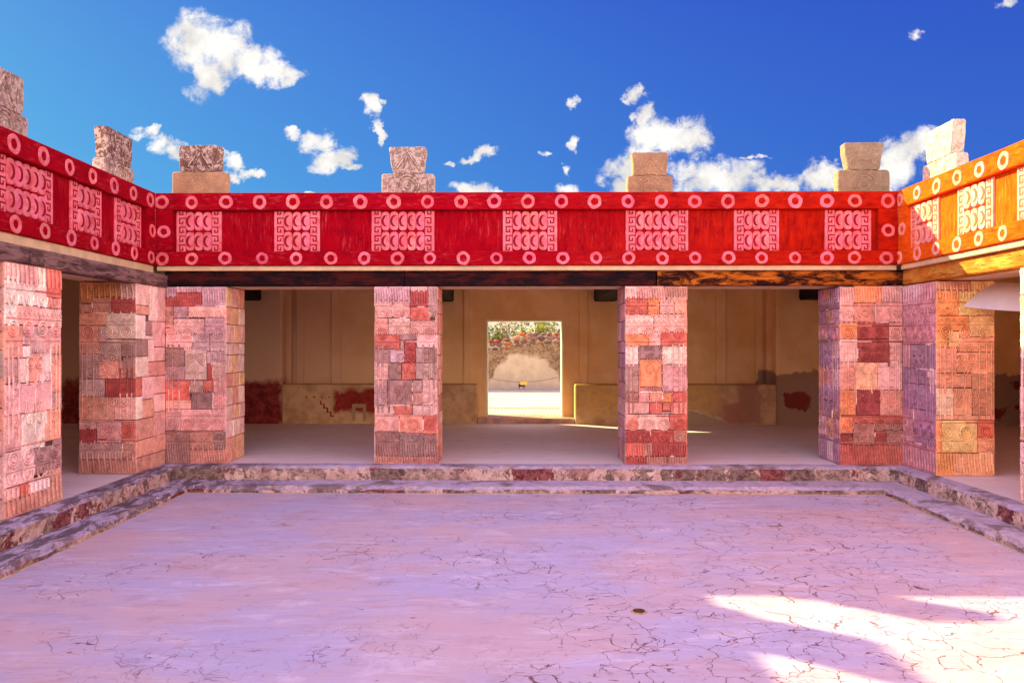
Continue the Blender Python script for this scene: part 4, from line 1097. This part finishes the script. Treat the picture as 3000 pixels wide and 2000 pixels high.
r = empty('rubble_wall', (0, YRW, .1), 'plastered boundary wall with a rubble stone top beyond the terrace', 'wall', wp=False)
def ztop(x): return 1.47 if x < -.25 else (1.47+(x+.25)*.55 if x < .15 else 1.69+min(.02, (x-.15)*.02))
mb = MB(); xs = [-14+i*.25 for i in range(113)]
vs = []
for x in xs:
    z = ztop(x)+mnoise.noise(Vector((x*3, 0, 0)))*.02
    vs += [(x, YRW, .1), (x, YRW+.012*mnoise.noise(Vector((x*2, 1, 0))), z), (x, YRW+.45, z), (x, YRW+.45, .1)]
fs = [(4*i+j, 4*i+4+j, 4*i+4+(j+1) % 4, 4*i+(j+1) % 4) for i in range(len(xs)-1) for j in range(4)]
mb.mesh(vs, fs+[(0,1,2,3), tuple(4*(len(xs)-1)+j for j in range(4))]); mb.build('plaster_face', m_rub(), r, wp=False)
mb = MB(); vs = []
for x in xs:
    z = ztop(x)-.001+mnoise.noise(Vector((x*3, 0, 0)))*.02
    vs += [(x, YRW+.03, z), (x, YRW+.03, z+.33+.04*mnoise.noise(Vector((x*2.5, 4, 0)))), (x, YRW+.42, z+.33), (x, YRW+.42, z)]
mb.mesh(vs, fs); mb.build('mortar_bed', m_simple('pale_mortar', (.50, .40, .31), .2, 14), r, wp=False)
def lump(mb, c, rx, ry, rz, col, seed, seg=8, rings=5):
    vs = []; rg = random.Random(seed)
    for i in range(rings+1):
        th = math.pi*i/rings
        for j in range(seg):
            ph = 2*math.pi*j/seg; k = 1+rg.uniform(-.16, .16)
            vs.append((c[0]+rx*math.sin(th)*math.cos(ph)*k, c[1]+ry*math.sin(th)*math.sin(ph)*k, c[2]+rz*math.cos(th)*k))
    fs = [(i*seg+j, i*seg+(j+1) % seg, (i+1)*seg+(j+1) % seg, (i+1)*seg+j) for i in range(rings) for j in range(seg)]
    mb.mesh(vs, fs, col)
mb = MB(); RC = [(.34, .045, .03), (.22, .11, .10), (.40, .17, .07), (.13, .07, .07), (.30, .14, .12), (.17, .10, .11), (.44, .10, .04)]
for row, (dz, rz) in enumerate(((.06, .055), (.19, .085), (.33, .055))):
    x = -8.0
    while x < 9:
        w = random.uniform(.08, .17)*(1.15 if row == 1 else .9)
        if random.random() < .97: lump(mb, (x+w, YRW+.0, ztop(x+w)+dz+random.uniform(-.02, .02)), w*.95, .10, rz*random.uniform(.8, 1.1), random.choice(RC), random.random())
        x += 2*w+random.uniform(0.0, .05)
for i in range(500):
    x = random.uniform(-8, 9); lump(mb, (x, YRW+.02, ztop(x)+random.uniform(.0, .33)), .018, .03, .014, (.10, .05, .04), i, 5, 3)
ms, n, b = material('rubble_stone', .85); P = n.pos()
n.put(b.inputs['Base Color'], n.mix(1.0, n.attr(), n.mix(n.ss(n.noise(P, 12, 5, .7), .3, .7), (.7, .7, .7), (1.3, 1.2, 1.2)), 'MULTIPLY')); n.put(b.inputs['Normal'], n.bump(n.noise(P, 30, 5, .7), .6, .02))
mb.build('rubble_course', ms, r, wp=False, smooth=True)
# rope, sign, lamp
def tube(mb, pts, rad, seg=8, col=(1,1,1)):
    vs = []
    for i, p in enumerate(pts):
        p = Vector(p); a = Vector(pts[max(0, i-1)]); b_ = Vector(pts[min(len(pts)-1, i+1)]); t = (b_-a).normalized()
        u = t.cross(Vector((0, 0, 1)) if abs(t.z) < .9 else Vector((1, 0, 0))).normalized(); w = t.cross(u)
        rr = rad[i] if isinstance(rad, list) else rad
        for j in range(seg):
            ph = 2*math.pi*j/seg; vs.append(p+u*math.cos(ph)*rr+w*math.sin(ph)*rr)
    fs = [(i*seg+j, i*seg+(j+1) % seg, (i+1)*seg+(j+1) % seg, (i+1)*seg+j) for i in range(len(pts)-1) for j in range(seg)]
    fs += [tuple(range(seg)), tuple((len(pts)-1)*seg+j for j in range(seg))]
    mb.mesh(vs, fs, col)
YRO = 25.0
P_ = lambda x, y: ((x-1500)/F*YRO, YRO, CAMZ+(1008-y)/F*YRO)
mb = MB(); c0 = 1530
pts = []
for i in range(41):
    xx = 1340+i*(1720-1340)/40; pts.append(P_(xx, 1118.5-(xx-c0)**2*.0013))
tube(mb, pts, .011, 6)
tag(mb.build('rope', m_simple('brown_rope', (.22, .12, .07), .2, 30), wp=False), 'thin brown barrier rope sagging in front of the stained wall', 'rope')
for i, pt in enumerate((pts[0], pts[-1])):
    r = empty('rope_post', (pt[0], YRO, .10), 'low steel post holding the %s end of the barrier rope' % ('left', 'right')[i], 'post', 'rope barrier posts', wp=False)
    M_ST = m_simple('dull_steel', (.25, .24, .23), .1, 10, .4)
    mb = MB(); tube(mb, [(pt[0], YRO, .12), (pt[0], YRO, pt[2]+.04)], .022, 10); mb.build('pole', M_ST, r, wp=False)
    mb = MB(); tube(mb, [(pt[0], YRO, .101), (pt[0], YRO, .125)], .12, 16); mb.build('base', M_ST, r, wp=False)
r = empty('hanging_sign', P_(1535, 1127), 'small yellow notice hanging from the middle of the rope', 'sign', wp=False)
a_, b_ = P_(1525, 1127), P_(1545, 1117)
mb = MB(); mb.box(a_[0], b_[0], YRO-.022, YRO-.014, a_[2], b_[2], b=.002); mb.build('panel', m_simple('yellow_board', (.70, .44, .08), .1, 9), r, wp=False)
mb = MB()
for q in (.2, .8):
    x = a_[0]+(b_[0]-a_[0])*q; mb.box(x-.012, x+.012, YRO-.0235, YRO+.012, b_[2]-.012, b_[2]+.012)
mb.build('clip', M_DARK, r, wp=False)
YFL = 25.9
Q_ = lambda x, y: ((x-1500)/F*YFL, YFL, CAMZ+(1008-y)/F*YFL)
r = empty('floodlight', (Q_(1528, 1141)[0], YFL, .13), 'small black floodlight on a pale block at the foot of the wall', 'lamp', wp=False)
a_, b_ = Q_(1519, 1136), Q_(1538, 1125)
M_BLK = m_simple('black_metal', (.012, .011, .012), .2, 10, .5)
mb = MB(); mb.box(a_[0], b_[0], YFL-.07, YFL+.05, a_[2]+.05, b_[2]-.01, b=.012); mb.build('housing', M_BLK, r, wp=False)
mb = MB(); mb.box(a_[0]+.012, a_[0]+.035, YFL-.03, YFL+.02, .14, b_[2]+.03); mb.box(b_[0]-.045, b_[0]-.02, YFL-.03, YFL+.02, .14, a_[2]+.06); mb.build('bracket', M_BLK, r, wp=False)
mb = MB(); mb.box(a_[0]+.05, a_[0]+.14, YFL-.06, YFL+.03, .131, .131+.09, b=.008); mb.build('block', m_simple('pale_block', (.5, .36, .30), .1, 10), r, wp=False)

# ------------------------------------------------------------------ land, hill, shrubs
def m_ground():
    m, n, b = material('dry_ground', .95)
    P = n.pos(); g = n.noise(P, .35, 8, .7); f = n.noise(P, 3, 6, .7)
    c = n.mix(n.ss(g, .35, .65), (.30, .25, .19), (.38, .33, .27))
    c = n.mix(n.m('MULTIPLY', n.ss(f, .5, .7), .5), c, (.26, .26, .13))
    n.put(b.inputs['Base Color'], c)
    return m
MG = m_ground()
mb = MB(); E = 3000
mb.poly([(-E, -E, -.45), (E, -E, -.45), (E, 27.5, -.45), (-E, 27.5, -.45)]); mb.poly([(-E, 27.5, -.45), (E, 27.5, -.45), (E, E, -.45), (-E, E, -.45)])
tag(mb.build('ground', MG, wp=False), 'dry pale ground round the palace', kind='structure')
def hz(x, y):
    t = max(0, y-27)
    return .2 + .055*t*min(1, t/60) + 1.2*mnoise.noise(Vector((x/60, y/60, 0)))*min(1, t/60) if t < 500 else .2+27.5+1.2*mnoise.noise(Vector((x/60, y/60, 0)))
mb = MB(); nx, ny = 60, 60; vs = []
for j in range(ny+1):
    y = 27+800*(j/ny)**2
    for i in range(nx+1):
        x = (i/nx-.5)*2*(60+y*1.1)
        z = hz(x, y)*max(0, 1-(y-527)/300 if y > 527 else 1); vs.append((x, y, max(z, -.4)))
mb.mesh(vs, [(j*(nx+1)+i, j*(nx+1)+i+1, (j+1)*(nx+1)+i+1, (j+1)*(nx+1)+i) for j in range(ny) for i in range(nx)])
tag(mb.build('hillside', MG, wp=False, smooth=True), 'pale dry hillside rising beyond the boundary wall', kind='structure')
ml, n, b = material('leaf', .8); P = n.pos()
n.put(b.inputs['Base Color'], n.mix(1.0, n.attr(), n.mix(n.ss(n.noise(P, 4, 4, .7), .3, .7), (.75, .75, .75), (1.25, 1.2, 1.2)), 'MULTIPLY'))
M_LEAF = ml
def leafcloud(mb, c, rx, ry, rz, n_, size, cols, rg):
    cl = [(rg.uniform(-.7, .7), rg.uniform(-.7, .7), rg.uniform(-.6, .8)) for _ in range(max(3, n_//45))]
    for i in range(n_):
        q = rg.choice(cl); k = .45
        p = Vector((c[0]+rx*(q[0]+rg.gauss(0, k*.5)), c[1]+ry*(q[1]+rg.gauss(0, k*.5)), c[2]+rz*(q[2]+rg.gauss(0, k*.5))))
        a = Vector((rg.uniform(-1, 1), rg.uniform(-1, 1), rg.uniform(-1, 1))).normalized(); b2 = a.orthogonal().normalized(); s = size*rg.uniform(.6, 1.3)
        mb.poly([p-a*s, p+b2*s*.45, p+a*s, p-b2*s*.45], rg.choice(cols))
rg = random.Random(11)
mb = MB()
for i in range(5000):
    t = rg.random()**1.5; y = 40+300*t; x = rg.uniform(-1, 1)*(8+.22*y)+.02*y
    s = rg.uniform(.25, .62)*(1 if y < 150 else 1.5); z = hz(x, y)
    cols = rg.choice([[(.08, .12, .08), (.12, .17, .09)], [(.07, .09, .12), (.10, .12, .12)], [(.18, .20, .07), (.13, .16, .06)], [(.05, .07, .06), (.10, .11, .06)]])
    leafcloud(mb, (x, y, z+s*.45), s*.8, s*.8, s*.55, 14, s*.27, cols, rg)
tag(mb.build('hillside_scrub', M_LEAF, wp=False), 'dark and grey-green scrub dotted over the far hillside', 'scrub', kind='stuff')
M_BARK = m_simple('bark', (.16, .10, .06), .3, 20)
YG = [(.24, .28, .02), (.36, .34, .03), (.14, .20, .02), (.42, .36, .05)]; DG = [(.05, .09, .02), (.09, .13, .02), (.14, .18, .03)]; BR = [(.22, .15, .07), (.30, .21, .10), (.17, .12, .05)]
def shrub(lab, x, y, z0, h, w, cols, n_, kind='shrub', trunk=.0):
    h += .42
    r = empty('leafy_'+kind, (x, y, z0), lab, kind, 'bushes behind the rubble wall', wp=False)
    mb = MB(); rg = random.Random(int(x*100)+5)
    for k in range(5):
        a = rg.uniform(0, 6.28); q = rg.uniform(.2, .6)*w
        tube(mb, [(x, y, z0), (x+math.cos(a)*q*.4, y+math.sin(a)*q*.4, z0+h*.45), (x+math.cos(a)*q, y+math.sin(a)*q, z0+h*.85)], [.035, .022, .008], 5)
    mb.build('stem', M_BARK, r, wp=False)
    mb = MB(); leafcloud(mb, (x, y, z0+h*(.5+trunk*.5)), w/1.2, w/1.5, h*(.5-trunk*.3), n_, .062 if kind == 'shrub' else .045, cols, rg)
    mb.build('foliage', M_LEAF, r, wp=False)
X28 = lambda p: (p-1500)/F*28
shrub('dark and yellow-green bush at the left end behind the wall', X28(1440), 28, .3, 1.58, .42, YG+DG+DG, 900)
shrub('low yellow-green bush beside the bare brown tree', X28(1466), 28.3, .3, 1.50, .35, YG+DG, 700)
shrub('thin brown tree with an open crown behind the wall', X28(1484), 27.9, .3, 1.95, .34, BR, 420, 'tree', .45)
shrub('small brown-green bush right of the brown tree', X28(1513), 28, .3, 1.60, .3, BR+YG, 420)
shrub('low yellow bush behind the middle of the rubble top', X28(1543), 28, .3, 1.72, .34, YG, 600)
shrub('yellow-green bush in the centre-right behind the rubble top', X28(1570), 28, .3, 1.76, .3, YG, 600)
shrub('tallest bright yellow-green bush behind the wall', X28(1596), 28.2, .3, 1.94, .32, YG, 800)
shrub('sparse yellow bush at the right end behind the wall', X28(1632), 28, .3, 1.72, .36, YG, 500)

for o in bpy.data.objects:
    if '_o' in o: del o['_o']
